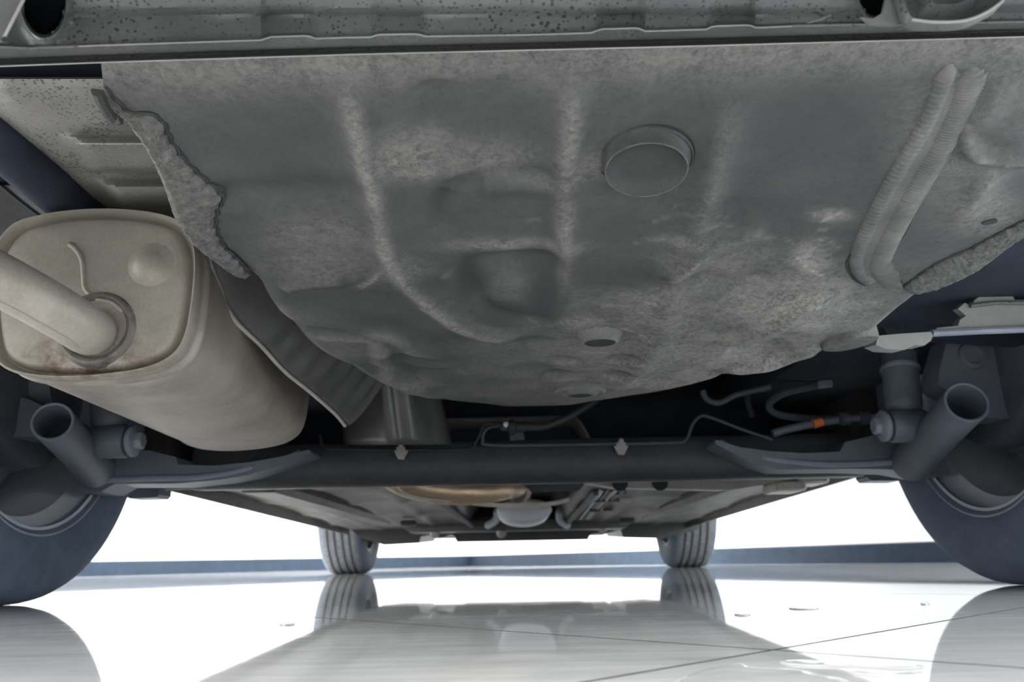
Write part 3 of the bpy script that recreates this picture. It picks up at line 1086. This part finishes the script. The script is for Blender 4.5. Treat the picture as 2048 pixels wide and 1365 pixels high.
# --- heat shield between silencer and well ------------------------------
se_px = [(372, 452), (392, 486), (412, 515), (427, 560), (440, 598), (470, 642), (520, 690), (568, 742), (620, 784), (668, 826), (690, 852)]
se_Y = [.705, .71, .725, .75, .77, .80, .84, .89, .95, 1.02, 1.06]
pts = catmull([np.array([*q, y]) for q, y in zip(se_px, se_Y)], 10)
E3 = [at(q[0], q[1], q[2]) for q in pts]
rows = []
for i, e in enumerate(E3):
    Y = e[1]
    row = []
    cor = .0015 * math.sin(Y * 190) * np.clip((Y - .80) / .05, 0, 1)
    for j in range(14):
        u = j / 13
        q = e + np.array([.004 + .05 * u + .012 * u * u, .01 * u, .012 * u + .075 * u ** 1.5])
        q = q + np.array([cor, 0, -cor]) * min(1, u * 4)
        row.append(q)
    rows.append(row)
shield = MB().grid(rows).build('heat_shield', M['shield'], car, 60, 'thin ribbed metal heat shield beside the silencer', thick=.0012)
ww_ = [.0024 + .0034 * math.exp(-((i / len(E3) - .36) / .10) ** 2) + .001 * math.exp(-((i / len(E3) - .2) / .1) ** 2) for i in range(len(E3))]
MB().tube(E3, ww_, 8).build('rolled_edge', M['shedge'], shield, label='bright rolled edge')
bq = at(694, 775, 1.04)
MB().lathe(bq, (.3, -1, -.3), [(.010, -.004), (.010, .001), (.007, .002), (.006, .006), (.0045, .007)], 6).build('shield_bolt', M['clip'], shield)
# curved heat shield over the axle
rows = []
for k in range(29):
    u = k / 28
    px0 = 676 + (905 - 676) * u
    arch = -22 * math.sin(math.pi * min(1, u * 1.0)) + 30 * u * u
    rid = .010 * math.exp(-((u - .42) / .07) ** 2) - .006 * math.exp(-((u - .55) / .05) ** 2) + .008 * math.exp(-((u - .93) / .06) ** 2)
    row = []
    for j in range(12):
        v = j / 11
        py = 740 + arch * (1 - v) + 150 * v
        row.append(at(px0 + 12 * v * (1 - u) + (v - 1) * 30 * u, py, 1.30 - .10 * math.sin(math.pi * u) - rid + .0 * v - .05 * (1 - v)))
    rows.append(row)
ax_sh = MB().grid(rows).build('axle_heat_shield', M['shield'], car, 60, 'curved grey heat shield above the axle', thick=.0015)
MB().tube(catmull([at(748, 795, 1.19), at(760, 825, 1.205), at(766, 850, 1.21), at(770, 880, 1.215)], 6), .0034, 8).build('shield_glint', M['heat'], ax_sh, label='warm streak of light drawn in bronze')  # orange highlight put in as a thin bronze strip

# --- dark body above the axle and the tank ------------------------------
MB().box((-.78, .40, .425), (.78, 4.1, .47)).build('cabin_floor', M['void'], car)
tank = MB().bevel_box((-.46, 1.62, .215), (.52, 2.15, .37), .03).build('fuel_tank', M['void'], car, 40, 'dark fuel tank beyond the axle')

# --- rear axle ----------------------------------------------------------
axle = empty('rear_axle', (CX, 1.33, .2), car)
axle['label'] = 'black torsion beam axle across the car'
bx = np.linspace(-.52, .55, 40)
rows = []
BY = 1.31
for x in bx:
    xe = abs((x - .02) / .42)
    zt0 = .2345 + .0 * xe
    sec = [(BY + .075, zt0 - .055), (BY + .07, zt0 - .012), (BY + .055, zt0), (BY + .0, zt0), (BY - .012, zt0 - .004), (BY - .018, zt0 - .014), (BY - .021, zt0 - .040), (BY - .018, zt0 - .060), (BY - .010, zt0 - .068), (BY + .0, zt0 - .071), (BY + .05, zt0 - .068)]
    rows.append([(x, y, z) for y, z in sec])
MB().ring_loft(rows, True, True, True).build('cross_beam', M['beam'], axle, 50)
MB().tube([at(330 + 1, 975, 1.42), at(620, 963, 1.40), at(820, 962, 1.40), at(1030, 962, 1.39), at(1400, 955, 1.39), at(1740, 942, 1.40)], .006, 8).build('stabiliser_bar', M['beam'], axle)
# brake pipe along the beam
pp = catmull([at(640, 870, 1.285), at(648, 896, 1.283), at(680, 899, 1.283), at(800, 900, 1.283), at(930, 899, 1.283), at(952, 885, 1.281), at(968, 852, 1.28), at(990, 848, 1.28), at(1015, 850, 1.28)], 8)
MB().tube(pp, .0024, 8).build('brake_pipe', M['black'], axle)
pp = catmull([at(1015, 850, 1.28), at(975, 858, 1.281), at(966, 880, 1.281), at(990, 891, 1.281), at(1200, 889, 1.281), at(1345, 886, 1.281), at(1372, 880, 1.281), at(1385, 850, 1.28), at(1400, 834, 1.28), at(1420, 835, 1.28), at(1480, 858, 1.26), at(1545, 880, 1.24)], 8)
MB().tube(pp, .0026, 8).build('brake_pipe', M['drum'], axle)
for cx_, cy_ in ((802, 905), (1242, 896)):
    c_ = at(cx_, cy_, 1.282)
    cl = MB().box(c_ + np.array([-.007, -.004, -.006]), c_ + np.array([.007, .006, .008])).build('pipe_clip', M['clip'], axle)
    MB().lathe(at(cx_, cy_ - 14, 1.279), (0, -1, 0), [(.004, -.004), (.004, .003), (.002, .004)], 8).build('clip_stud', M['clip'], cl)
    MB().prism([at(cx_ - 14, cy_ - 3, 1.279), at(cx_ + 15, cy_ - 4, 1.279), at(cx_ + 6, cy_ + 15, 1.279), at(cx_ - 6, cy_ + 14, 1.279)], (0, .003, 0)).build('clip_tab', M['clip'], cl)
# hose union in the middle
hu = at(1032, 855, 1.25)
un = MB().lathe(hu + np.array([-.024, 0, 0]), (1, 0, 0), [(.004, 0), (.006, .004), (.006, .012), (.012, .014), (.012, .022), (.008, .024), (.008, .036), (.006, .04), (.006, .052)], 16).build('hose_union', M['black'], axle)
MB().lathe(at(1012, 850, 1.245), (0, -1, 0), [(.005, 0), (.004, .003), (.0005, .004)], 12).build('union_cap', M['pale'], un)
MB().tube(catmull([at(1050, 855, 1.25), at(1090, 853, 1.25), at(1130, 838, 1.25), at(1170, 815, 1.26), at(1220, 780, 1.28)], 8), .006, 10).build('brake_hose', M['black'], axle)
MB().prism([at(1016, 842, 1.256), at(1040, 840, 1.256), at(1050, 880, 1.256), at(1020, 882, 1.256)], (0, .004, 0)).build('hose_bracket', M['beam'], axle)


# trailing arms: tapering sheet metal arms with a flange, open tube and shock eye
def arm(px_list, name, mat, Y0, Y1, par, lab=None):
    poly = [at(*q, Y0) for q in px_list]
    return MB().prism(poly, (0, Y1 - Y0, 0)).build(name, mat, par, 30, lab)


larm = arm([(170, 905), (215, 912), (262, 900), (300, 902), (352, 915), (356, 930), (430, 932), (500, 925), (560, 914), (618, 900), (622, 906), (565, 930), (500, 950), (440, 960), (350, 968), (230, 968), (200, 985), (150, 985)], 'trailing_arm', M['arm'], 1.225, 1.30, axle)
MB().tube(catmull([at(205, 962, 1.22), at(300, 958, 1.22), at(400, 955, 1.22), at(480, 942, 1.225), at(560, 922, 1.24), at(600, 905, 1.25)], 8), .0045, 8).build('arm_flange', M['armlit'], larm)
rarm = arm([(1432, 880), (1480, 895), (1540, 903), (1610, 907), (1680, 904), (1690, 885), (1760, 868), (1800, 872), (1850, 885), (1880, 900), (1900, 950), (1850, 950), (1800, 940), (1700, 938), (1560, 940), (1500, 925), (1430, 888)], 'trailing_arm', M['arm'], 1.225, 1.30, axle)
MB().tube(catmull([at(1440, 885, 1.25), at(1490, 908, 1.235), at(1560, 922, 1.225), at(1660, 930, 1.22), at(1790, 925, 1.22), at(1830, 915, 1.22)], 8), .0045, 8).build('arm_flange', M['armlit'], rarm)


def open_tube(p0, p1, r, name, mat, par, wall_=.0035, bore=.06):
    p0, p1 = np.asarray(p0), np.asarray(p1)
    a = p1 - p0; L = np.linalg.norm(a)
    o = MB().lathe(p0, a, [(r - wall_, bore), (r - wall_, .001), (r - .001, 0), (r, .001), (r * 1.0, L * .5), (r * 1.12, L)], 36, False, True).build(name, mat, par, 40)
    MB().lathe(p0, a, [(r - wall_ + .0002, .012), (r - wall_ + .0002, .055), (.0005, .055)], 30, False, True).build('tube_bore', M['void'], o)
    return o


open_tube(at(104, 843, 1.0), at(192, 940, 1.22), .0252, 'spring_tube', M['arm'], larm)
open_tube(at(1934, 804, 1.0), at(1822, 925, 1.22), .0266, 'spring_tube', M['arm'], rarm)


# shock absorbers
def shock(eye_px, top_px, side, Y):
    e = at(*eye_px, Y); t = at(*top_px, Y + .03)
    root = empty('shock_absorber', e, car)
    eye = MB().lathe(e + np.array([-.026 * side, 0, 0]), (side, 0, 0), [(.012, 0), (.0225, .002), (.0235, .008), (.0235, .046), (.0215, .052), (.012, .053)], 28).build('shock_eye', M['arm'], root, 40)
    w0 = e + np.array([-.030 * side, 0, 0])
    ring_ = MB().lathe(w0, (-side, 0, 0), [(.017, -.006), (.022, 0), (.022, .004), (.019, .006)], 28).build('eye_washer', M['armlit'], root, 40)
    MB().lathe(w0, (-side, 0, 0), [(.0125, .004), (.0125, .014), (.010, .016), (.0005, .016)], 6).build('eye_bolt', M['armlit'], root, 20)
    MB().lathe(w0, (-side, 0, 0), [(.0195, -.008), (.0195, -.002), (.012, -.002)], 28).build('bush', M['black'], root, 40)
    a = t - e; L = np.linalg.norm(a)
    MB().lathe(e, a, [(.010, .015), (.022, .024), (.0245, .032), (.0245, L * .62), (.026, L * .64), (.026, L * .70), (.0245, L * .72), (.0245, L)], 28).build('shock_body', M['arm'], root, 40)
    MB().lathe(e, a, [(.0268, L * .64), (.0272, L * .645), (.0272, L * .695), (.0268, L * .70)], 28, False, False).build('shock_collar', M['armlit'], root, 40)
    MB().lathe(e, a, [(.031, L * .86), (.031, L * 1.4)], 28).build('dust_cover', M['void'], root, 40)
    return root


shock((222, 884), (212, 740), -1, 1.13)['label'] = 'shock absorber on the left side'
shock((1812, 852), (1795, 690), 1, 1.13)['label'] = 'shock absorber on the right side'

# hub carriers with backing plates (behind the open tubes)
hubr = MB().prism([at(*q, 1.078) for q in [(1876, 770), (1880, 735), (1892, 690), (1900, 668), (2060, 668), (2180, 700), (2180, 850), (2060, 838), (1975, 836), (1930, 800), (1900, 785)]], (0, .05, 0)).build('hub_carrier', M['arm'], axle, 30)
MB().lathe(at(1945, 712, 1.075), (0, -1, 0), [(.020, -.004), (.018, .003), (.012, .004), (.010, .001), (.0005, .001)], 24).build('carrier_boss', M['arm'], hubr)
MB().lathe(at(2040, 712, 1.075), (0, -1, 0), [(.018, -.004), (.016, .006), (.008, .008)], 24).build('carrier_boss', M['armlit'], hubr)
MB().prism([at(*q, 1.078) for q in [(-160, 760), (20, 790), (60, 800), (120, 830), (150, 850), (140, 885), (62, 874), (0, 877), (-160, 880)]], (0, .05, 0)).build('hub_carrier', M['arm'], axle, 30)

# hoses and cables by the right shock
MB().tube(catmull([at(1662, 768, 1.36), at(1610, 776, 1.36), at(1560, 790, 1.36), at(1538, 812, 1.36), at(1560, 830, 1.36), at(1640, 838, 1.36), at(1710, 835, 1.36)], 10), .0062, 12).build('brake_hose', M['drum'], axle)
cp = MB().lathe(at(1650, 768, 1.352), (1, 0, .1), [(.004, -.012), (.0075, -.010), (.0075, .010), (.004, .012)], 14).build('hose_ferrule', M['armlit'], axle)
cab = MB().tube(catmull([at(1545, 868, 1.26), at(1580, 858, 1.26), at(1640, 846, 1.26), at(1700, 838, 1.26), at(1770, 835, 1.24)], 8), .0062, 12).build('handbrake_cable', M['arm'], axle)
MB().tube([at(1626, 849, 1.254), at(1637, 846, 1.254), at(1644, 844, 1.254)], .0072, 12).build('cable_marker', M['orange'], cab, label='orange marker')
for q in ((1690, 838), (1730, 836)):
    MB().lathe(at(*q, 1.252), (1, 0, .05), [(.006, -.008), (.0105, -.006), (.0105, .006), (.006, .008)], 14).build('cable_clamp', M['drum'], cab)
MB().tube(catmull([at(1405, 782, 1.32), at(1415, 800, 1.32), at(1440, 806, 1.32), at(1475, 790, 1.32), at(1540, 775, 1.32)], 8), .005, 10).build('breather_hose', M['drum'], axle)
MB().tube(catmull([at(1500, 775, 1.34), at(1495, 800, 1.34), at(1505, 835, 1.34)], 8), .005, 10).build('breather_hose', M['void'], axle)

# --- right side brackets -------------------------------------------------
br = MB().prism([at(*q, .86) for q in [(1756, 672), (1800, 668), (1862, 664), (1866, 672), (1862, 682), (1848, 692), (1830, 690), (1810, 700), (1770, 698), (1752, 690)]], (0, .03, .004)).build('floor_bracket', M['bracket'], car, 30, 'pale bracket at the right of the well')
pl_ = [(1862, 668), (1875, 656), (1916, 652), (1920, 640), (1932, 632), (1916, 618), (1930, 606), (1942, 612), (1950, 600), (2005, 562), (2030, 600), (2200, 600), (2200, 668), (2048, 663)]
gr = MB().prism([at(*q, .90) for q in pl_], (0, .012, .002)).build('toothed_plate', M['bracket'], car, 30, 'pale plate with toothed edge at right')
MB().tube([at(1864, 667, .898), at(1960, 662, .898), at(2048, 659, .898), at(2200, 652, .898)], .0042, 8).build('plate_flange', M['armlit'], gr)
MB().tube([at(1940, 612, .897), at(1990, 606, .897), at(2048, 606, .897), at(2150, 604, .897)], .0028, 8).build('plate_crease', M['panel'], gr)
MB().prism([at(*q, .89) for q in [(2012, 560), (2030, 548), (2048, 532), (2180, 520), (2180, 585), (2048, 572), (2015, 574)]], (0, .01, .002)).build('upper_plate', M['bracket'], gr)
MB().prism([at(*q, .91) for q in [(2008, 528), (2030, 522), (2060, 522), (2060, 534), (2012, 534)]], (0, .01, .002)).build('edge_strip', M['armlit'], gr)
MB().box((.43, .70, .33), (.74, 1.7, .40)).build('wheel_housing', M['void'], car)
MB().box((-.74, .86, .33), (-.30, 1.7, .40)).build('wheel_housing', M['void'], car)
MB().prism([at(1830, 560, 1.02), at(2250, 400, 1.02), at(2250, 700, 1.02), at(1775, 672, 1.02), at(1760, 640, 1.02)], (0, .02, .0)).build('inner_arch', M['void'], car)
# mud flap brackets ahead of the rear tyres
MB().prism([at(*q, 1.42) for q in [(262, 962), (320, 962), (318, 990), (312, 996), (258, 998), (240, 985)]], (0, .05, 0)).build('jacking_bracket', M['arm'], car, 30)
MB().prism([at(*q, 1.42) for q in [(1735, 940), (1800, 940), (1800, 962), (1742, 962), (1735, 955)]], (0, .05, 0)).build('jacking_bracket', M['arm'], car, 30)


# --- wheels --------------------------------------------------------------
def wheel_proto(loc, front):
    root = empty('wheel', loc, car)
    c = np.asarray(loc, float)
    R, W = TR, .185
    ax = np.array([1.0, 0, 0])
    ty = MB()
    prof = [(.198, -.078), (.206, -.086), (.225, -.0925), (.255, -.0945), (.280, -.090), (.292, -.083), (.2985, -.072), (R - .0005, -.060)]
    grooves = [-.045, -.016, .016, .045]
    zprof = []
    for g in grooves:
        zprof += [(R, g - .0055), (R - .008, g - .004), (R - .008, g + .004), (R, g + .0055)]
    prof = prof + zprof + [(r, -o) for r, o in prof[::-1]]
    side = ty.lathe(c, ax, prof, 96, False, False).build('tyre', M['tyre'], root, 30)
    if front:
        side.data.materials.append(M['tread'])
        for p_ in side.data.polygons:
            r_ = math.hypot(p_.center.y, p_.center.z)
            if r_ > .2965 and abs(p_.center.x) < .066:
                p_.material_index = 1
    # rim: inner lip, barrel, drop well and disc
    rim = MB().lathe(c, ax, [(.199, -.082), (.212, -.086), (.2135, -.081), (.206, -.078), (.200, -.070), (.196, -.060), (.184, -.052), (.181, -.020), (.176, -.010), (.174, .040), (.180, .055), (.150, .060), (.06, .058)], 96, False, True).build('rim', M['rim'], root, 35)
    MB().lathe(c, ax, [(.2075, -.0835), (.2095, -.0885), (.2145, -.0875), (.2155, -.083)], 96, False, False).build('rim_lip', M['armlit'], rim, 40)
    MB().lathe(c, ax, [(.02, -.075), (.095, -.072), (.112, -.066), (.118, -.055), (.118, -.030), (.124, -.026), (.124, .03)], 64, True, False).build('brake_drum', M['drum'], root, 35)
    MB().lathe(c, ax, [(.0005, -.100), (.038, -.098), (.044, -.090), (.048, -.072)], 36, True, False).build('hub', M['drum'], root, 35)
    return root


def copy_tree(o, parent):
    c = o.copy(); COL.objects.link(c); c.parent = parent
    WLOC[c.name] = WLOC[o.name]
    for ch in list(o.children):
        copy_tree(ch, c)
    return c


TRK = 1.475 / 2
wl_ = wheel_proto((CX - TRK, YR, TR), False)
wl_.rotation_euler = (0, 0, math.pi)      # brake side towards the middle of the car
wl_['label'] = 'left rear wheel'
wr_ = copy_tree(wl_, car)
wr_.location = (TRK, YR - 2.4, TR); wr_.rotation_euler = (0, 0, 0)
wr_['label'] = 'right rear wheel'
fl_ = wheel_proto((CX - TRK, YF, TR), True)
fl_.rotation_euler = (0, 0, math.pi)
fl_['label'] = 'left front wheel'
fr_ = copy_tree(fl_, car)
fr_.location = (TRK, YF - 2.4, TR); fr_.rotation_euler = (0, 0, 0)
fr_['label'] = 'right front wheel'

# --- underbody ahead of the axle ------------------------------------------
def fz(x, Y):
    """underside height of the front floor: flat with stiffening ribs, tunnel in the middle"""
    z = np.interp(Y, [1.45, 2.2, 2.9, 3.3], [.215, .205, .185, .175])
    a = abs(x)
    if a < .17:
        z += .09 * np.clip((.17 - a) / .045, 0, 1)
    for rx in (.30, .42, .54):
        z -= .007 * math.exp(-((a - rx) / .018) ** 2)
    for ry in (1.75, 2.15, 2.55, 2.95):
        z -= .006 * math.exp(-((Y - ry) / .05) ** 2) * (a > .17)
    return z


rows = [[(CX + x, Y, fz(x, Y)) for x in np.linspace(-.66, .66, 111)] for Y in np.linspace(1.5, 3.3, 60)]
fp = MB().grid(rows).build('floor_pan', M['floorpan'], car, 50, 'grey floor pan ahead of the axle', thick=.002)
for s in (-1, 1):
    # sill with pinch flange
    rows = []
    for Y in np.linspace(1.44, 3.32, 12):
        t = (Y - 1.44) / 1.88
        zf_ = .188 - .033 * t
        X = CX + s * (.655 + .02 * t)
        sec = [(X - s * .03, zf_ + .045), (X - s * .006, zf_ + .03), (X - s * .003, zf_), (X + s * .003, zf_), (X + s * .006, zf_ + .028), (X + s * .10, zf_ + .05), (X + s * .15, zf_ + .09), (X + s * .16, .46), (X - s * .03, .46)]
        rows.append([(x, Y, z) for x, z in sec])
    sill = MB().ring_loft(rows).build('sill', M['floorpan'], car, 30)
    # chassis leg
    MB().bevel_box((CX + s * .47 - .04, 1.5, .165 + .01), (CX + s * .47 + .04, 3.3, .235), .012).build('chassis_leg', M['floorpan'], car, 30)
# cross panel right behind the beam on the right, the light on it put into a pale colour
MB().prism([at(*q, 1.44) for q in [(1175, 966), (1200, 957), (1340, 956), (1545, 950), (1640, 947), (1530, 970), (1460, 981), (1330, 978), (1230, 976)]], (0, .10, .006)).build('cross_member', M['palefloor'], car, 30, 'pale cross member under the right floor')
for q in ((1240, 967), (1320, 966)):
    MB().lathe(at(*q, 1.438), (0, -1, 0), [(.014, -.002), (.014, .001), (.0005, .001)], 16).build('access_hole', M['black'], car)
for q in ((1580, 973), (1625, 958)):
    c_ = at(*q, 1.50)
    MB().bevel_box(c_ + np.array([-.028, -.01, -.009]), c_ + np.array([.028, .08, .009]), .004).build('sill_bracket', M['palefloor'], car)
# chassis holes
for q, Y in (((815, 1047), 2.75), ((1255, 1041), 2.75)):
    c_ = at(*q, Y)
    MB().bevel_box(c_ + np.array([-.024, 0, -.009]), c_ + np.array([.024, .05, .009]), .004).build('locating_hole', M['black'], car)
# exhaust: pipe from the tunnel sweeping left and up over the axle
ex = empty('exhaust_pipe', at(910, 985, 1.75), car)
ex['label'] = 'exhaust pipe under the tunnel, orange light put into its colour'
MB().tube(catmull([at(740, 905, 1.46), at(790, 955, 1.54), at(835, 974, 1.62), at(900, 981, 1.70), at(960, 981, 1.76), at(1010, 974, 1.86), at(1040, 976, 2.1), at(1043, 992, 2.4)], 8), [.026] * 20 + [.030] * 20 + [.027] * 17, 24).build('pipe_bend', M['heat'], ex)  # orange light put into the steel colour, no heat tint
MB().tube(catmull([at(788, 962, 1.50), at(810, 985, 1.52), at(850, 996, 1.55), at(900, 1002, 1.6)], 8), .0028, 8).build('pipe_edge', M['pale'], ex)
rs_ = at(1045, 1020, 2.5)
rc_ = at(1048, 1020, 2.3)
def rr_(k, dy): return [rc_ + np.array([.078 * k * math.cos(t), dy, .032 * k * math.sin(t)]) for t in np.linspace(0, 2 * math.pi, 36, endpoint=False)]
MB().ring_loft([rr_(.5, -.015), rr_(.85, -.006), rr_(1.0, .008), rr_(1.0, .42), rr_(.6, .46)]).build('resonator', M['rim'], ex, 40, 'pale flat resonator in the tunnel')
MB().lathe(at(1035, 985, 2.0), (0, -1, 0), [(.024, -.03), (.024, 0), (.02, .003), (.008, .004)], 20).build('rubber_hanger', M['panel'], ex)
# tunnel brace: a bowed pale strap
pl_ = catmull([at(926, 1007, 2.0), at(960, 1013, 2.0), at(1035, 1016, 2.0), at(1105, 1012, 2.0), at(1139, 1004, 2.0)], 8)
MB().ring_loft([[q, q + np.array([0, .035, .002]), q + np.array([0, .035, .012]), q + np.array([0, 0, .010])] for q in pl_]).build('tunnel_brace', M['pale'], car, 40, 'bowed pale strap across the tunnel')
for a, b_ in (((872, 998), (948, 1056)), ((1192, 985), (1132, 1050))):
    MB().tube([at(*a, 2.0), at(*b_, 3.1)], .009, 8).build('tunnel_strut', M['drum'], car)
for k in range(4):
    MB().tube(catmull([at(1205 + k * 15, 978, 1.9), at(1185 + k * 10, 1005, 2.3), at(1160 + k * 7, 1038, 2.9)], 6), .006, 8).build('fuel_line', M['drum' if k % 2 else 'panel'], car)
for q, Y in (((1200, 1000), 2.2), ((1228, 1000), 2.2), ((1190, 1020), 2.5), ((1215, 1018), 2.5), ((1240, 985), 2.0)):
    c_ = at(*q, Y)
    MB().bevel_box(c_ + np.array([-.016, -.01, -.007]), c_ + np.array([.016, .02, .007]), .003).build('line_clip', M['floorpan'], car)
MB().bevel_box((-.46, 3.30, .155), (.44, 4.2, .60), .03).build('engine_sump', M['void'], car, 30)
# subframe and front undertray
sub = MB().bevel_box((-.42, 3.0, .150), (.40, 3.25, .20), .015).build('subframe', M['dfloor'], car, 30)
for q in ((870, 1068), (1003, 1068), (1205, 1058)):
    MB().lathe(at(*q, 3.05), (0, -1, -.3), [(.018, -.02), (.018, 0), (.012, .008), (.0005, .009)], 12).build('subframe_bolt', M['clip'], sub)
for s, (ax_, bx_) in ((-1, (1010, 975)), (1, (1105, 1135))):
    MB().tube(catmull([at(ax_ - 15 * s * -1, 1022, 2.9), at((ax_ + bx_) / 2, 1040, 2.95), at(bx_, 1052, 3.0)], 6), .014, 10).build('control_arm_bracket', M['rim'], sub)
tray_px = [(690, 1050), (720, 1075), (768, 1091), (838, 1087), (842, 1073), (856, 1070), (872, 1075), (888, 1075), (900, 1070), (908, 1072), (914, 1085), (1176, 1080), (1181, 1068), (1226, 1063), (1232, 1058), (1241, 1058), (1246, 1076), (1322, 1078), (1400, 1060), (1400, 1030), (1050, 1038), (700, 1040)]
MB().prism([at(*q, 3.30) for q in tray_px], (0, .6, .02)).build('front_undertray', M['bumper'], car, 25, 'black undertray below the front end')

# --- outer body (above the frame) -------------------------------------------
rows = []
for x, k in ((-.83, .94), (-.80, 1.0), (.80, 1.0), (.83, .94)):
    prof_ = [(.34, .48), (.23, .50), (.16, .60), (.18, .85), (.30, 1.02), (.75, 1.06), (1.25, 1.40), (1.9, 1.47), (2.6, 1.42), (3.25, 1.02), (4.25, .86), (4.48, .66), (4.45, .40), (4.1, .36)]
    def arch(yc): return [(yc + .37 * math.cos(a), .30 + .37 * math.sin(a)) for a in np.linspace(.26, math.pi - .26, 14)]
    prof_ = prof_ + arch(YF) + [(3.2, .48), (1.62, .48)] + arch(YR) + [(.7, .48)]
    rows.append([(CX + x, 2.3 + (y - 2.3) * (1 if k == 1 else .985), z if z < .8 else .8 + (z - .8) * k) for y, z in prof_])
MB().ring_loft(rows).build('body_shell', M['body'], car, 30, 'grey painted body')
rows = []
for a in np.linspace(-1, 1, 25):
    x = CX + .84 * a
    back = .14 + .10 * abs(a) ** 4
    rows.append([(x, back + .10, .335), (x, back + .02, .34), (x, back, .37), (x, back - .01, .50), (x, back + .02, .62), (x, back + .06, .62), (x, back + .04, .40), (x, back + .12, .35)])
MB().ring_loft(rows).build('rear_bumper', M['bumper'], car, 40)

# --- water on the tiles -------------------------------------------------------
def puddle(pxl, label, h=.0008, grp=None):
    out_ = closed_catmull([at_z(*q, 0.0) for q in pxl], 6)
    c_ = np.mean(out_, axis=0)
    def rg(k, z): return [np.array([*(c_ + (q - c_) * k)[:2], z]) for q in out_]
    o = MB().ring_loft([rg(1.0, .0001), rg(.98, h * .6), rg(.95, h * .95), rg(.9, h), rg(.5, h), rg(.05, h)], True, False, True).build('puddle', M['water'], None, 60)
    o['label'] = label
    o['category'] = 'puddle'
    return o


puddle([(1455, 1333), (1478, 1330), (1500, 1338), (1560, 1341), (1600, 1343), (1640, 1354), (1700, 1368), (1600, 1400), (1400, 1400), (1330, 1385), (1380, 1352)], 'shallow clear puddle right of the diagonal tile joint')
puddle([(1558, 1326), (1600, 1324), (1640, 1327), (1690, 1332), (1760, 1330), (1838, 1332), (1842, 1338), (1790, 1340), (1720, 1336), (1640, 1335), (1580, 1332)], 'long thin streak of water in the glare')
puddle([(1700, 1346), (1780, 1347), (1842, 1346), (1838, 1354), (1780, 1355), (1720, 1351)], 'short water streak nearest to the right edge')
for q, lab in (((1485, 1230, 17, 3), 'dark water drop beside the reflection of the right front tyre'), ((1608, 1218, 30, 2.5), 'flat water streak on the bright floor between the right wheels'), ((1850, 1209, 9, 1.6), 'small water drop left of the right rear tyre'), ((574, 1250, 16, 1.8), 'thin water drop on the bright floor right of the left rear tyre')):
    puddle([(q[0] + q[2] * math.cos(t), q[1] + q[3] * math.sin(t)) for t in np.linspace(0, 2 * math.pi, 8, endpoint=False)], lab, .0010)
